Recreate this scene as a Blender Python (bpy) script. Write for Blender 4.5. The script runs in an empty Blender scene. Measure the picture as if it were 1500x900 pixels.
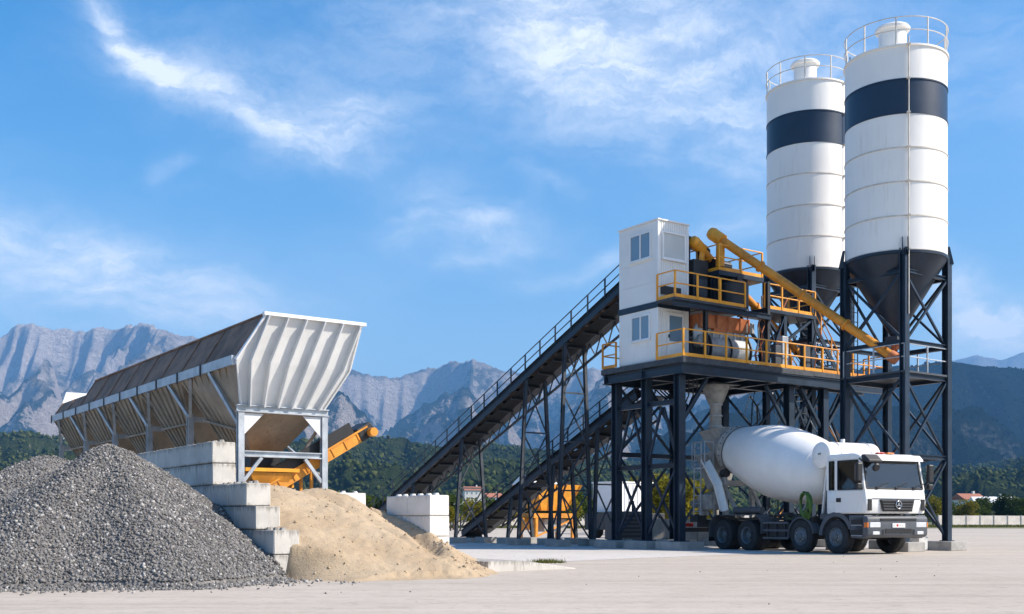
import bpy, bmesh, math, random
import numpy as np
from mathutils import Vector, Matrix

random.seed(7)
np.random.seed(7)
SC = bpy.context.scene
COL = SC.collection
R = math.radians

# ------------------------------------------------------------------ camera
CAM_H = 1.05
F = 1600.0            # focal length in photograph pixels (1500 wide)
HORIZON = 763.0       # photograph row of the horizon
cam_d = bpy.data.cameras.new('camera')
cam_d.sensor_width = 36.0
cam_d.lens = F / 1500.0 * 36.0
cam_d.shift_y = (HORIZON - 450.0) / 1500.0
cam_d.clip_start = 0.1
cam_d.clip_end = 60000.0
cam = bpy.data.objects.new('camera', cam_d)
COL.objects.link(cam)
cam.location = (0, 0, CAM_H)
cam.rotation_euler = (R(90), 0, 0)
SC.camera = cam

# ------------------------------------------------------------------ light
SUN_EL = R(41)
SUN_AZ = R(101)       # clockwise from +Y (the viewing direction): from the right, a little behind the camera
SUN_DIR = Vector((math.sin(SUN_AZ) * math.cos(SUN_EL), math.cos(SUN_AZ) * math.cos(SUN_EL), math.sin(SUN_EL)))
sun_d = bpy.data.lights.new('sun', 'SUN')
sun_d.energy = 4.7
sun_d.angle = R(0.53)
sun_d.color = (1.0, 0.91, 0.79)
sun = bpy.data.objects.new('sun', sun_d)
COL.objects.link(sun)
sun.rotation_euler = (-SUN_DIR).to_track_quat('-Z', 'Y').to_euler()

SC.view_settings.view_transform = 'Standard'
SC.view_settings.look = 'None'
SC.view_settings.exposure = 0.78
SC.view_settings.gamma = 1.0
SC.view_settings.use_curve_mapping = False
SC.render.engine = 'CYCLES'
SC.cycles.use_denoising = True
SC.cycles.max_bounces = 8
SC.cycles.transparent_max_bounces = 12
SC.cycles.volume_bounces = 0


class NT:
    """small helper round a node tree"""
    def __init__(self, tree):
        self.t = tree
        tree.nodes.clear()

    def n(self, kind, **kw):
        nd = self.t.nodes.new(kind)
        for k, v in kw.items():
            if k == 'inp':
                for kk, vv in v.items():
                    if hasattr(vv, 'is_output') or isinstance(vv, bpy.types.NodeSocket):
                        self.t.links.new(vv, nd.inputs[kk])
                    else:
                        nd.inputs[kk].default_value = vv
            else:
                setattr(nd, k, v)
        return nd

    def l(self, a, b):
        self.t.links.new(a, b)

    def math(self, op, a, b=None, c=None, clamp=False):
        nd = self.t.nodes.new('ShaderNodeMath')
        nd.operation = op
        nd.use_clamp = clamp
        for i, v in enumerate((a, b, c)):
            if v is None:
                continue
            if isinstance(v, bpy.types.NodeSocket):
                self.l(v, nd.inputs[i])
            else:
                nd.inputs[i].default_value = v
        return nd.outputs[0]

    def vmath(self, op, a, b=None):
        nd = self.t.nodes.new('ShaderNodeVectorMath')
        nd.operation = op
        for i, v in enumerate((a, b)):
            if v is None:
                continue
            if isinstance(v, bpy.types.NodeSocket):
                self.l(v, nd.inputs[i])
            else:
                nd.inputs[i].default_value = v
        return nd

    def mix(self, fac, a, b, blend='MIX'):
        nd = self.t.nodes.new('ShaderNodeMix')
        nd.data_type = 'RGBA'
        nd.blend_type = blend
        for i, v in ((0, fac), (6, a), (7, b)):
            if isinstance(v, bpy.types.NodeSocket):
                self.l(v, nd.inputs[i])
            else:
                nd.inputs[i].default_value = (v if i == 0 else (v[0], v[1], v[2], 1.0))
        return nd.outputs[2]

    def noise(self, vec, scale, detail=4, rough=0.55, dist=0.0):
        nd = self.t.nodes.new('ShaderNodeTexNoise')
        self.l(vec, nd.inputs['Vector'])
        nd.inputs['Scale'].default_value = scale
        nd.inputs['Detail'].default_value = detail
        nd.inputs['Roughness'].default_value = rough
        nd.inputs['Distortion'].default_value = dist
        return nd.outputs['Fac']

    def ramp(self, fac, lo, hi, smooth=True):
        nd = self.t.nodes.new('ShaderNodeMapRange')
        nd.interpolation_type = 'SMOOTHSTEP' if smooth else 'LINEAR'
        nd.inputs['From Min'].default_value = lo
        nd.inputs['From Max'].default_value = hi
        self.l(fac, nd.inputs['Value'])
        return nd.outputs['Result']


# ------------------------------------------------------------------ sky
def px_dir(px, py):
    return Vector(((px - 750) / F, 1.0, (HORIZON - py) / F)).normalized()


world = bpy.data.worlds.new('World')
SC.world = world
world.use_nodes = True
w = NT(world.node_tree)
sky = w.n('ShaderNodeTexSky', sky_type='NISHITA', sun_disc=False)
sky.sun_elevation = SUN_EL
sky.sun_rotation = SUN_AZ
sky.altitude = 300.0
sky.air_density = 1.15
sky.dust_density = 1.6
sky.ozone_density = 2.2
tc = w.n('ShaderNodeTexCoord')
dirv = tc.outputs['Generated']
# wisps of high cloud: streaks with their own place and direction in the sky, torn by noise
warp = w.n('ShaderNodeTexNoise', inp={'Vector': dirv, 'Scale': 6.0, 'Detail': 8.0, 'Roughness': 0.62})
wv = w.vmath('SUBTRACT', warp.outputs['Color'], (0.5, 0.5, 0.5)).outputs[0]
wv2 = w.vmath('SCALE', wv)
wv2.inputs['Scale'].default_value = 0.085
dw = w.vmath('ADD', dirv, wv2.outputs[0]).outputs[0]
STREAKS = [  # start, end (photograph pixels), half width, strength
    ((150, 5), (240, 105), 20, 1.25), ((230, 95), (470, 200), 26, 0.85), ((430, 210), (560, 165), 30, 0.7),
    ((180, 60), (560, 190), 70, 0.35), ((520, 230), (760, 330), 34, 0.38),
    ((700, 0), (1120, 210), 85, 0.72), ((620, 30), (1100, 120), 130, 0.42), ((900, 80), (1240, 150), 90, 0.40),
    ((-80, 320), (330, 440), 45, 0.85), ((-60, 400), (420, 470), 60, 0.65),
    ((590, 330), (720, 315), 20, 0.95), ((540, 355), (800, 340), 42, 0.35), ((640, 385), (760, 355), 13, 0.5),
    ((770, 405), (920, 375), 14, 0.75), ((760, 255), (840, 275), 16, 0.45), ((230, 245), (280, 232), 12, 0.4),
    ((1380, 430), (1530, 520), 34, 1.4), ((1390, 500), (1560, 470), 30, 1.1), ((1020, 350), (1130, 330), 30, 0.4),
    ((1250, 20), (1600, 130), 90, 0.28), ((-500, 120), (-120, 260), 60, 0.6), ((1650, 200), (2000, 330), 80, 0.6),
]
total = None
for (p0, p1, hw, st) in STREAKS:
    d0, d1 = px_dir(*p0), px_dir(*p1)
    c = (d0 + d1).normalized()
    ax = (d1 - d0)
    half = ax.length / 2 + hw / F
    ax.normalize()
    pr = c.cross(ax).normalized()
    rel = w.vmath('SUBTRACT', dw, tuple(c)).outputs[0]
    u = w.vmath('DOT_PRODUCT', rel, tuple(ax / half)).outputs['Value']
    v = w.vmath('DOT_PRODUCT', rel, tuple(pr / (hw / F))).outputs['Value']
    q = w.math('ADD', w.math('POWER', w.math('ABSOLUTE', u), 3.0), w.math('MULTIPLY', v, v))
    q = w.math('ADD', q, w.math('MULTIPLY', w.math('LESS_THAN', w.vmath('DOT_PRODUCT', dirv, tuple(c)).outputs['Value'], 0.2), 50.0))
    g = w.math('EXPONENT', w.math('MULTIPLY', q, -1.1))
    g = w.math('MULTIPLY', g, st)
    total = g if total is None else w.math('ADD', total, g)
mp = w.n('ShaderNodeMapping', inp={'Vector': dw})
mp.inputs['Rotation'].default_value = (0, R(26), 0)
mp.inputs['Scale'].default_value = (2.2, 2.2, 7.0)
fib = w.noise(mp.outputs[0], 6.0, 12, 0.68, 0.25)
fib = w.ramp(fib, 0.32, 0.78)
soft = w.noise(dw, 3.0, 6, 0.6)
mp2 = w.n('ShaderNodeMapping', inp={'Vector': dw})
mp2.inputs['Rotation'].default_value = (0, R(20), 0)
mp2.inputs['Scale'].default_value = (1.0, 1.0, 3.2)
veil = w.ramp(w.noise(mp2.outputs[0], 2.4, 8, 0.62), 0.47, 0.85)
cm = w.math('MULTIPLY', w.math('MULTIPLY', total, 0.88), w.math('ADD', w.math('MULTIPLY', fib, 0.74), 0.26))
cm = w.math('ADD', cm, w.math('MULTIPLY', veil, 0.14))
cm = w.math('MULTIPLY', cm, w.ramp(soft, 0.22, 0.52))
cm = w.math('MINIMUM', cm, 0.9)
SKY_STR = 0.118
hsv = w.n('ShaderNodeHueSaturation', inp={'Color': sky.outputs[0], 'Saturation': 1.55, 'Value': 1.0, 'Hue': 0.5})
sxyz = w.n('ShaderNodeSeparateXYZ', inp={'Vector': dirv})
hzf = w.math('MULTIPLY', w.math('EXPONENT', w.math('MULTIPLY', w.math('ABSOLUTE', sxyz.outputs['Z']), -8.0)), 0.90)
skyb = w.mix(hzf, hsv.outputs[0], (4.7, 5.25, 5.3))      # the pale band every clear sky has above the horizon
skyc = w.mix(cm, skyb, (6.3, 6.5, 6.8))
bg = w.n('ShaderNodeBackground', inp={'Color': skyc, 'Strength': SKY_STR})
wo = w.n('ShaderNodeOutputWorld', inp={'Surface': bg.outputs[0]})


# ------------------------------------------------------------------ materials
def new_mat(name):
    m = bpy.data.materials.new(name)
    m.use_nodes = True
    return m, NT(m.node_tree)


def paint(name, col, rough=0.5, metal=0.0, var=0.12, scale=2.0, streak=0.0, streak_col=(0.2, 0.16, 0.12),
          bump=0.0, bscale=60.0, speck=0.0, speck_col=(0.05, 0.05, 0.05), spec=0.5, edge=0.0, coat=0.0, drip=0.0):
    """painted or bare surface: colour that wanders, rain streaks, specks and fine relief"""
    m, t = new_mat(name)
    tc_ = t.n('ShaderNodeTexCoord')
    oi = t.n('ShaderNodeObjectInfo')
    off = t.vmath('SCALE', (17.0, 31.0, 23.0))
    t.l(oi.outputs['Random'], off.inputs['Scale'])
    vec = t.vmath('ADD', tc_.outputs['Object'], off.outputs[0]).outputs[0]
    n1 = t.noise(vec, scale, 5, 0.6)
    lo = tuple(c * (1 - var) for c in col)
    hi = tuple(min(1, c * (1 + var)) for c in col)
    c = t.mix(t.ramp(n1, 0.3, 0.7), lo, hi)
    if streak > 0:
        mp_ = t.n('ShaderNodeMapping', inp={'Vector': vec})
        mp_.inputs['Scale'].default_value = (7, 7, 0.55)
        n2 = t.noise(mp_.outputs[0], 1.3, 6, 0.68)
        n3 = t.noise(vec, 0.8, 3, 0.5)
        f = t.math('MULTIPLY', t.ramp(n2, 0.5, 0.78), t.ramp(n3, 0.35, 0.65))
        c = t.mix(t.math('MULTIPLY', f, streak), c, streak_col)
    if drip > 0:    # grime run down from the top edge of a cast block
        sz = t.n('ShaderNodeSeparateXYZ', inp={'Vector': tc_.outputs['Object']})
        mp2_ = t.n('ShaderNodeMapping', inp={'Vector': vec})
        mp2_.inputs['Scale'].default_value = (9, 9, 1.2)
        n5 = t.noise(mp2_.outputs[0], 1.6, 5, 0.7)
        zz = t.math('ADD', sz.outputs['Z'], t.math('MULTIPLY', t.math('SUBTRACT', n5, 0.5), 0.55))
        c = t.mix(t.math('MULTIPLY', t.ramp(zz, 0.10, 0.25), drip), c, streak_col)
        zl = t.math('ADD', sz.outputs['Z'], t.math('MULTIPLY', t.math('SUBTRACT', n5, 0.5), 0.25))
        c = t.mix(t.math('MULTIPLY', t.ramp(zl, -0.16, -0.235), drip * .8), c, streak_col)
    if speck > 0:
        n4 = t.noise(vec, scale * 9, 3, 0.7)
        c = t.mix(t.math('MULTIPLY', t.ramp(n4, 0.6, 0.72), speck), c, speck_col)
    b = t.n('ShaderNodeBsdfPrincipled', inp={'Base Color': c, 'Metallic': metal, 'Specular IOR Level': spec})
    if coat:
        b.inputs['Coat Weight'].default_value = coat
        b.inputs['Coat Roughness'].default_value = 0.08
    rr = t.math('ADD', t.math('MULTIPLY', n1, 0.2), rough - 0.1)
    t.l(rr, b.inputs['Roughness'])
    if bump > 0:
        nb = t.noise(vec, bscale, 5, 0.65)
        bp = t.n('ShaderNodeBump', inp={'Height': nb, 'Strength': bump, 'Distance': 0.02})
        t.l(bp.outputs[0], b.inputs['Normal'])
    t.n('ShaderNodeOutputMaterial', inp={'Surface': b.outputs[0]})
    return m


M = {}
M['navy'] = paint('navy_steel', (0.013, 0.026, 0.046), 0.40, 0.0, 0.25, 1.5, 0.18, (0.06, 0.05, 0.042), 0.05, 40, spec=0.4)
M['navy_band'] = paint('navy_band_paint', (0.012, 0.028, 0.058), 0.38, 0, 0.15, 1.0, 0.15, (0.05, 0.06, 0.08))
M['darksteel'] = paint('dark_steel', (0.018, 0.021, 0.026), 0.5, 0.1, 0.3, 3, 0.3, (0.09, 0.07, 0.05), 0.1, 40)
M['yellow'] = paint('yellow_paint', (0.76, 0.325, 0.02), 0.42, 0, 0.15, 2.5, 0.4, (0.25, 0.12, 0.03))
M['yellow_worn'] = paint('worn_yellow_paint', (0.62, 0.245, 0.02), 0.5, 0, 0.22, 2.0, 0.75, (0.20, 0.085, 0.025), 0.05, 40, 0.35, (0.10, 0.05, 0.02))
M['silo'] = paint('silo_white', (0.84, 0.815, 0.77), 0.42, 0, 0.03, 0.6, 0.42, (0.55, 0.47, 0.37), 0.015, 8)
M['seam'] = paint('silo_seam', (0.60, 0.55, 0.48), 0.55, 0, 0.15, 3.0, 0.5, (0.36, 0.26, 0.17))
M['white'] = paint('white_paint', (0.80, 0.80, 0.79), 0.45, 0, 0.04, 1.0, 0.15, (0.45, 0.38, 0.30))
M['cabin'] = paint('cabin_sheet', (0.77, 0.765, 0.745), 0.45, 0, 0.04, 0.9, 0.25, (0.50, 0.45, 0.38), 0.02, 20)
M['truck_white'] = paint('truck_white', (0.85, 0.835, 0.80), 0.28, 0, 0.02, 1.0, 0.06, (0.5, 0.45, 0.4), coat=0.4)
M['drum_white'] = paint('drum_white', (0.84, 0.825, 0.79), 0.33, 0, 0.05, 0.8, 0.25, (0.55, 0.52, 0.48), 0.02, 6)
M['dusty'] = paint('cement_dusted_metal', (0.36, 0.35, 0.33), 0.8, 0, 0.25, 3, 0.4, (0.18, 0.16, 0.14), 0.25, 25)
M['truck_grey'] = paint('truck_grey_plastic', (0.085, 0.095, 0.11), 0.55, 0, 0.15, 3, 0.2, (0.22, 0.20, 0.17))
M['truck_dark'] = paint('truck_dark', (0.030, 0.031, 0.034), 0.6, 0, 0.25, 4, 0.3, (0.13, 0.115, 0.095), 0.1, 40)
M['rubber'] = paint('tyre_rubber', (0.030, 0.031, 0.033), 0.85, 0, 0.3, 6, 0.0, bump=0.2, bscale=50, speck=0.4, speck_col=(0.12, 0.11, 0.095))
M['rim'] = paint('wheel_steel', (0.12, 0.145, 0.165), 0.5, 0.2, 0.2, 6, 0.3, (0.16, 0.13, 0.1))
M['chrome'] = paint('bright_metal', (0.62, 0.63, 0.65), 0.25, 0.9, 0.1, 6)
M['galv'] = paint('galvanised_steel', (0.42, 0.45, 0.48), 0.42, 0.35, 0.18, 2.5, 0.35, (0.20, 0.20, 0.20), 0.03, 30)
M['hop_plate'] = paint('hopper_plate', (0.66, 0.665, 0.66), 0.5, 0, 0.07, 1.2, 0.25, (0.42, 0.38, 0.33), 0.03, 12)
M['hop_side'] = paint('dusty_hopper_sheet', (0.275, 0.225, 0.17), 0.75, 0, 0.25, 1.1, 0.75, (0.085, 0.065, 0.048), 0.15, 14)
M['hop_rust'] = paint('rusty_hopper_sheet', (0.215, 0.130, 0.085), 0.8, 0, 0.35, 1.5, 0.75, (0.045, 0.032, 0.026), 0.25, 22, 0.4, (0.19, 0.12, 0.075))
M['orange_rust'] = paint('orange_oxide', (0.46, 0.15, 0.055), 0.6, 0, 0.25, 2, 0.6, (0.20, 0.10, 0.06), 0.1, 30)
M['mixer'] = paint('mixer_grey', (0.30, 0.32, 0.33), 0.5, 0.3, 0.25, 2, 0.6, (0.12, 0.115, 0.11), 0.15, 25)
M['belt'] = paint('belt_rubber', (0.020, 0.020, 0.021), 0.85, 0, 0.3, 3, 0.0, bump=0.15, bscale=20, speck=0.3, speck_col=(0.12, 0.10, 0.08))
M['rusty_under'] = paint('rusted_underside', (0.17, 0.118, 0.085), 0.8, 0, 0.35, 1.6, 0.5, (0.035, 0.028, 0.024), 0.2, 20)
M['concrete'] = paint('block_concrete', (0.54, 0.515, 0.47), 0.9, 0, 0.10, 2.2, 0.55, (0.17, 0.15, 0.125), 0.25, 45, 0.25, (0.30, 0.28, 0.25), drip=0.75)
M['concrete_w'] = paint('pale_block_concrete', (0.70, 0.69, 0.66), 0.9, 0, 0.07, 2.0, 0.30, (0.40, 0.37, 0.33), 0.2, 45, 0.2, (0.42, 0.40, 0.37), drip=0.45)
M['concrete_d'] = paint('footing_concrete', (0.34, 0.33, 0.31), 0.92, 0, 0.2, 2.0, 0.4, (0.16, 0.15, 0.13), 0.25, 40, 0.3, (0.2, 0.19, 0.17))
M['stain'] = paint('dark_joint_grit', (0.075, 0.068, 0.06), 0.95, 0, 0.3, 8)
M['green_hose'] = paint('green_hose', (0.075, 0.16, 0.025), 0.5, 0, 0.25, 8)
M['cab_trim'] = paint('cab_trim', (0.16, 0.165, 0.17), 0.7, 0, 0.15, 3)
M['black'] = paint('black_plastic', (0.012, 0.012, 0.013), 0.5, 0, 0.1, 3)
M['red'] = paint('red_lens', (0.55, 0.03, 0.02), 0.3)
M['orange_lens'] = paint('orange_lens', (0.75, 0.20, 0.03), 0.25)
M['lamp_lens'] = paint('lamp_lens', (0.78, 0.80, 0.82), 0.12, 0.3)
M['plate'] = paint('number_plate', (0.78, 0.78, 0.76), 0.4)
M['blind'] = paint('window_blind', (0.52, 0.54, 0.53), 0.35, 0, 0.06, 1.0)
M['bark'] = paint('bark', (0.10, 0.075, 0.055), 0.95, 0, 0.3, 6, 0.0, bump=0.4, bscale=20)
M['roof_tile'] = paint('roof_tile', (0.33, 0.13, 0.08), 0.85, 0, 0.2, 2.0)
M['plaster'] = paint('house_plaster', (0.68, 0.65, 0.60), 0.9, 0, 0.06, 1.0)
M['fence_panel'] = paint('fence_concrete', (0.74, 0.66, 0.59), 0.9, 0, 0.12, 0.6, 0.35, (0.35, 0.27, 0.22))
M['navy_dust'] = paint('dusted_navy_steel', (0.045, 0.056, 0.072), 0.6, 0, 0.3, 2, 0.4, (0.16, 0.14, 0.12))
M['grate'] = paint('deck_grating', (0.045, 0.052, 0.062), 0.6, 0.1, 0.3, 6, 0.0, bump=0.3, bscale=60)


def glass_mat(name, tint, rough=0.03, opacity=0.6):
    m, t = new_mat(name)
    tr = t.n('ShaderNodeBsdfTransparent', inp={'Color': (*tint, 1)})
    gl = t.n('ShaderNodeBsdfGlossy', inp={'Color': (0.82, 0.93, 1, 1), 'Roughness': rough})
    lw = t.n('ShaderNodeFresnel', inp={'IOR': 1.5})
    f = t.math('ADD', t.math('MULTIPLY', lw.outputs[0], 1.1), 0.05, clamp=True)
    mx = t.n('ShaderNodeMixShader', inp={0: f, 1: tr.outputs[0], 2: gl.outputs[0]})
    t.n('ShaderNodeOutputMaterial', inp={'Surface': mx.outputs[0]})
    return m


M['glass'] = glass_mat('cab_glass', (0.74, 0.86, 0.88))
m_, t_ = new_mat('window_pane')
b_ = t_.n('ShaderNodeBsdfPrincipled', inp={'Base Color': (0.16, 0.25, 0.33, 1), 'Roughness': 0.06, 'Specular IOR Level': 0.9})
t_.n('ShaderNodeOutputMaterial', inp={'Surface': b_.outputs[0]})
M['pane'] = m_


def leaf_mat(name, c0, c1):
    m, t = new_mat(name)
    oi = t.n('ShaderNodeObjectInfo')
    ge = t.n('ShaderNodeNewGeometry')
    f = t.math('FRACT', t.math('ADD', ge.outputs['Random Per Island'], oi.outputs['Random']))
    c = t.mix(f, c0, c1)
    d = t.n('ShaderNodeBsdfDiffuse', inp={'Color': c})
    tl = t.n('ShaderNodeBsdfTranslucent', inp={'Color': c})
    mx = t.n('ShaderNodeMixShader', inp={0: 0.35, 1: d.outputs[0], 2: tl.outputs[0]})
    t.n('ShaderNodeOutputMaterial', inp={'Surface': mx.outputs[0]})
    return m


M['leaf_green'] = leaf_mat('green_leaves', (0.035, 0.065, 0.015), (0.095, 0.125, 0.028))
M['leaf_yellow'] = leaf_mat('yellow_green_leaves', (0.11, 0.12, 0.015), (0.26, 0.21, 0.025))
M['leaf_dark'] = leaf_mat('dark_leaves', (0.018, 0.036, 0.012), (0.05, 0.075, 0.02))
M['grass'] = leaf_mat('grass_blades', (0.08, 0.10, 0.025), (0.17, 0.16, 0.05))


# ------------------------------------------------------------------ mesh helpers
def link(o, parent=None):
    COL.objects.link(o)
    if parent is not None:
        o.parent = parent
    return o


def finish(me, smooth=None):
    if smooth is not None:
        me.polygons.foreach_set('use_smooth', [True] * len(me.polygons))
        if smooth < 180:
            me.set_sharp_from_angle(angle=R(smooth))
    me.update()
    return me


def rotz(v, a):
    c, s = math.cos(a), math.sin(a)
    return (v[0] * c - v[1] * s, v[0] * s + v[1] * c, v[2])


class MB:
    def __init__(self):
        self.v = []
        self.f = []

    def add(self, vs, fs):
        o = len(self.v)
        self.v.extend([tuple(p) for p in vs])
        self.f.extend([tuple(i + o for i in f) for f in fs])
        return self

    def bx(self, x0, x1, y0, y1, z0, z1):
        return self.add([(x0, y0, z0), (x1, y0, z0), (x1, y1, z0), (x0, y1, z0), (x0, y0, z1), (x1, y0, z1), (x1, y1, z1), (x0, y1, z1)],
                        [(3, 2, 1, 0), (4, 5, 6, 7), (0, 1, 5, 4), (1, 2, 6, 5), (2, 3, 7, 6), (3, 0, 4, 7)])

    def frame(self, p0, p1, up=(0, 0, 1)):
        p0, p1 = Vector(p0), Vector(p1)
        d = (p1 - p0).normalized()
        u = Vector(up)
        if abs(d.dot(u)) > 0.98:
            u = Vector((1, 0, 0)) if abs(d.x) < 0.9 else Vector((0, 1, 0))
        s = d.cross(u).normalized()
        u = s.cross(d).normalized()
        return p0, p1, d, s, u

    def beam(self, p0, p1, w_, h, up=(0, 0, 1)):
        p0, p1, d, s, u = self.frame(p0, p1, up)
        s, u = s * (w_ / 2), u * (h / 2)
        vs = [p0 - s - u, p0 + s - u, p0 + s + u, p0 - s + u, p1 - s - u, p1 + s - u, p1 + s + u, p1 - s + u]
        return self.add(vs, [(0, 1, 2, 3), (7, 6, 5, 4), (0, 4, 5, 1), (1, 5, 6, 2), (2, 6, 7, 3), (3, 7, 4, 0)])

    def hsec(self, p0, p1, w_, h, t=0.02, up=(0, 0, 1)):
        """rolled I / H section: two flanges (normal = up) and a web"""
        p0, p1, d, s, u = self.frame(p0, p1, up)
        t = max(t, 0.015)
        a = u * (h / 2 - t / 2)
        self.beam(p0 + a, p1 + a, w_, t, u)
        self.beam(p0 - a, p1 - a, w_, t, u)
        e = d * 0.002
        self.beam(p0 + e, p1 - e, t, h - 2 * t + 0.004, u)
        return self

    def tube(self, p0, p1, r, n=8, r1=None, cap=True):
        p0, p1, d, s, u = self.frame(p0, p1)
        r1 = r if r1 is None else r1
        vs = []
        for (p, rr) in ((p0, r), (p1, r1)):
            for k in range(n):
                a = 2 * math.pi * k / n
                vs.append(p + s * (rr * math.cos(a)) + u * (rr * math.sin(a)))
        fs = [(k, (k + 1) % n, n + (k + 1) % n, n + k) for k in range(n)]
        if cap:
            fs.append(tuple(range(n - 1, -1, -1)))
            fs.append(tuple(range(n, 2 * n)))
        return self.add(vs, fs)

    def path(self, pts, r, n=6, closed=False):
        pts = [Vector(p) for p in pts]
        rings = []
        m_ = len(pts)
        up = Vector((0, 0, 1))
        for i, p in enumerate(pts):
            if closed:
                d = (pts[(i + 1) % m_] - pts[i - 1]).normalized()
            else:
                d = (pts[min(i + 1, m_ - 1)] - pts[max(i - 1, 0)]).normalized()
            u = up if abs(d.dot(up)) < 0.95 else Vector((1, 0, 0))
            s = d.cross(u).normalized()
            u = s.cross(d)
            rings.append([p + s * (r * math.cos(2 * math.pi * k / n)) + u * (r * math.sin(2 * math.pi * k / n)) for k in range(n)])
        vs = [q for rg in rings for q in rg]
        fs = []
        for i in range(m_ if closed else m_ - 1):
            j = (i + 1) % m_
            for k in range(n):
                fs.append((i * n + k, i * n + (k + 1) % n, j * n + (k + 1) % n, j * n + k))
        if not closed:
            fs.append(tuple(range(n - 1, -1, -1)))
            fs.append(tuple((m_ - 1) * n + k for k in range(n)))
        return self.add(vs, fs)

    def lathe(self, prof, n=48, o=(0, 0, 0), axis=(0, 0, 1), cap0=True, cap1=True, a0=0.0):
        """prof = [(radius, distance along axis)]"""
        o = Vector(o)
        ax = Vector(axis).normalized()
        s = ax.cross(Vector((0, 0, 1)))
        if s.length < 1e-4:
            s = Vector((1, 0, 0))
        s.normalize()
        u = ax.cross(s).normalized()
        vs = []
        for (r, h) in prof:
            for k in range(n):
                a = a0 + 2 * math.pi * k / n
                vs.append(o + ax * h + s * (r * math.cos(a)) + u * (r * math.sin(a)))
        fs = []
        for i in range(len(prof) - 1):
            for k in range(n):
                fs.append((i * n + k, i * n + (k + 1) % n, (i + 1) * n + (k + 1) % n, (i + 1) * n + k))
        if cap0:
            fs.append(tuple(range(n - 1, -1, -1)))
        if cap1:
            fs.append(tuple((len(prof) - 1) * n + k for k in range(n)))
        return self.add(vs, fs)

    def sheet(self, poly, t):
        """flat polygon given in 3D, thickened by t along its normal (both ways half)"""
        p = [Vector(q) for q in poly]
        nrm = (p[1] - p[0]).cross(p[2] - p[0]).normalized() * (t / 2)
        n = len(p)
        vs = [q - nrm for q in p] + [q + nrm for q in p]
        fs = [tuple(range(n - 1, -1, -1)), tuple(range(n, 2 * n))] + [(k, (k + 1) % n, n + (k + 1) % n, n + k) for k in range(n)]
        return self.add(vs, fs)

    def prism(self, poly, e):
        """3D polygon extruded by vector e"""
        p = [Vector(q) for q in poly]
        e = Vector(e)
        n = len(p)
        vs = p + [q + e for q in p]
        fs = [tuple(range(n - 1, -1, -1)), tuple(range(n, 2 * n))] + [(k, (k + 1) % n, n + (k + 1) % n, n + k) for k in range(n)]
        return self.add(vs, fs)

    def mesh(self, name, mat, smooth=None, bevel=0.0):
        me = bpy.data.meshes.new(name)
        me.from_pydata(self.v, [], self.f)
        bm = bmesh.new()
        bm.from_mesh(me)
        bmesh.ops.recalc_face_normals(bm, faces=bm.faces)
        if bevel > 0:
            es = [e for e in bm.edges if len(e.link_faces) == 2 and e.calc_face_angle(0) > 0.6]
            bmesh.ops.bevel(bm, geom=es, offset=bevel, segments=2, affect='EDGES', profile=0.5, clamp_overlap=True)
        bm.to_mesh(me)
        bm.free()
        me.materials.append(M[mat] if isinstance(mat, str) else mat)
        return finish(me, smooth)

    def build(self, name, mat, parent=None, smooth=None, bevel=0.0, loc=None):
        o = bpy.data.objects.new(name, self.mesh(name, mat, smooth, bevel))
        if loc is not None:
            o.location = loc
        return link(o, parent)


def inst(name, me, parent=None, loc=(0, 0, 0), rot=None, scale=None):
    o = bpy.data.objects.new(name, me)
    o.location = loc
    if rot is not None:
        o.rotation_euler = rot
    if scale is not None:
        o.scale = scale
    return link(o, parent)


def tag(o, label, cat, group=None, kind=None):
    o['label'] = label
    o['category'] = cat
    if group:
        o['group'] = group
    if kind:
        o['kind'] = kind
    return o


def thing(name, label, cat, loc=(0, 0, 0), rz=0.0, group=None):
    o = bpy.data.objects.new(name, None)
    o.empty_display_size = 0.3
    o.location = loc
    o.rotation_euler = (0, 0, rz)
    link(o)
    return tag(o, label, cat, group)


def structure(o):
    o['kind'] = 'structure'
    return o


def bar(name, p0, p1, w_, h, mat, parent, up=(0, 0, 1)):
    return MB().beam(p0, p1, w_, h, up).build(name, mat, parent)


def isec(name, p0, p1, w_, h, mat, parent, up=(0, 0, 1), t=0.025):
    return MB().hsec(p0, p1, w_, h, t, up).build(name, mat, parent)


_post_cache = {}


def guardrail(parent, pts, h=0.95, mat='yellow', spacing=1.1, toe=True, closed=False, r=0.026, name='guardrail'):
    """a run of guard rail: the rails are the part, posts and toe board its sub-parts"""
    mb = MB()
    P = [Vector(p) for p in pts]
    for zz in (h, h * 0.52):
        mb.path([p + Vector((0, 0, zz)) for p in P], r, 6, closed)
    g = mb.build(name, mat, parent, smooth=50)
    key = (round(h, 3), mat, r)
    if key not in _post_cache:
        _post_cache[key] = MB().bx(-r * 1.15, r * 1.15, -r * 1.15, r * 1.15, 0, h - 0.005).mesh('post', mat)
    segs = list(zip(P, P[1:] + ([P[0]] if closed else [])))
    if not closed:
        segs = segs[:len(P) - 1]
    done = []
    for (a, b) in segs:
        L = (b - a).length
        n = max(1, round(L / spacing))
        for k in range(n + 1):
            q = a + (b - a) * (k / n)
            if any((q - d).length < 0.08 for d in done):
                continue
            done.append(q)
            inst('post', _post_cache[key], g, q)
        if toe:
            MB().beam(a + Vector((0, 0, 0.05)), b + Vector((0, 0, 0.05)), 0.02, 0.12).build('toe_board', mat, g)
    return g


# directions of the plant: local x = b (to the right and away), local y = a (to the left and away)
ROT = R(35.2)
B_ = Vector((math.cos(ROT), math.sin(ROT), 0))
A_ = Vector((-math.sin(ROT), math.cos(ROT), 0))
P0 = Vector((6.11, 38.5, 0))


def plant(b, a, z=0.0):
    return P0 + B_ * b + A_ * a + Vector((0, 0, z))


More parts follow.
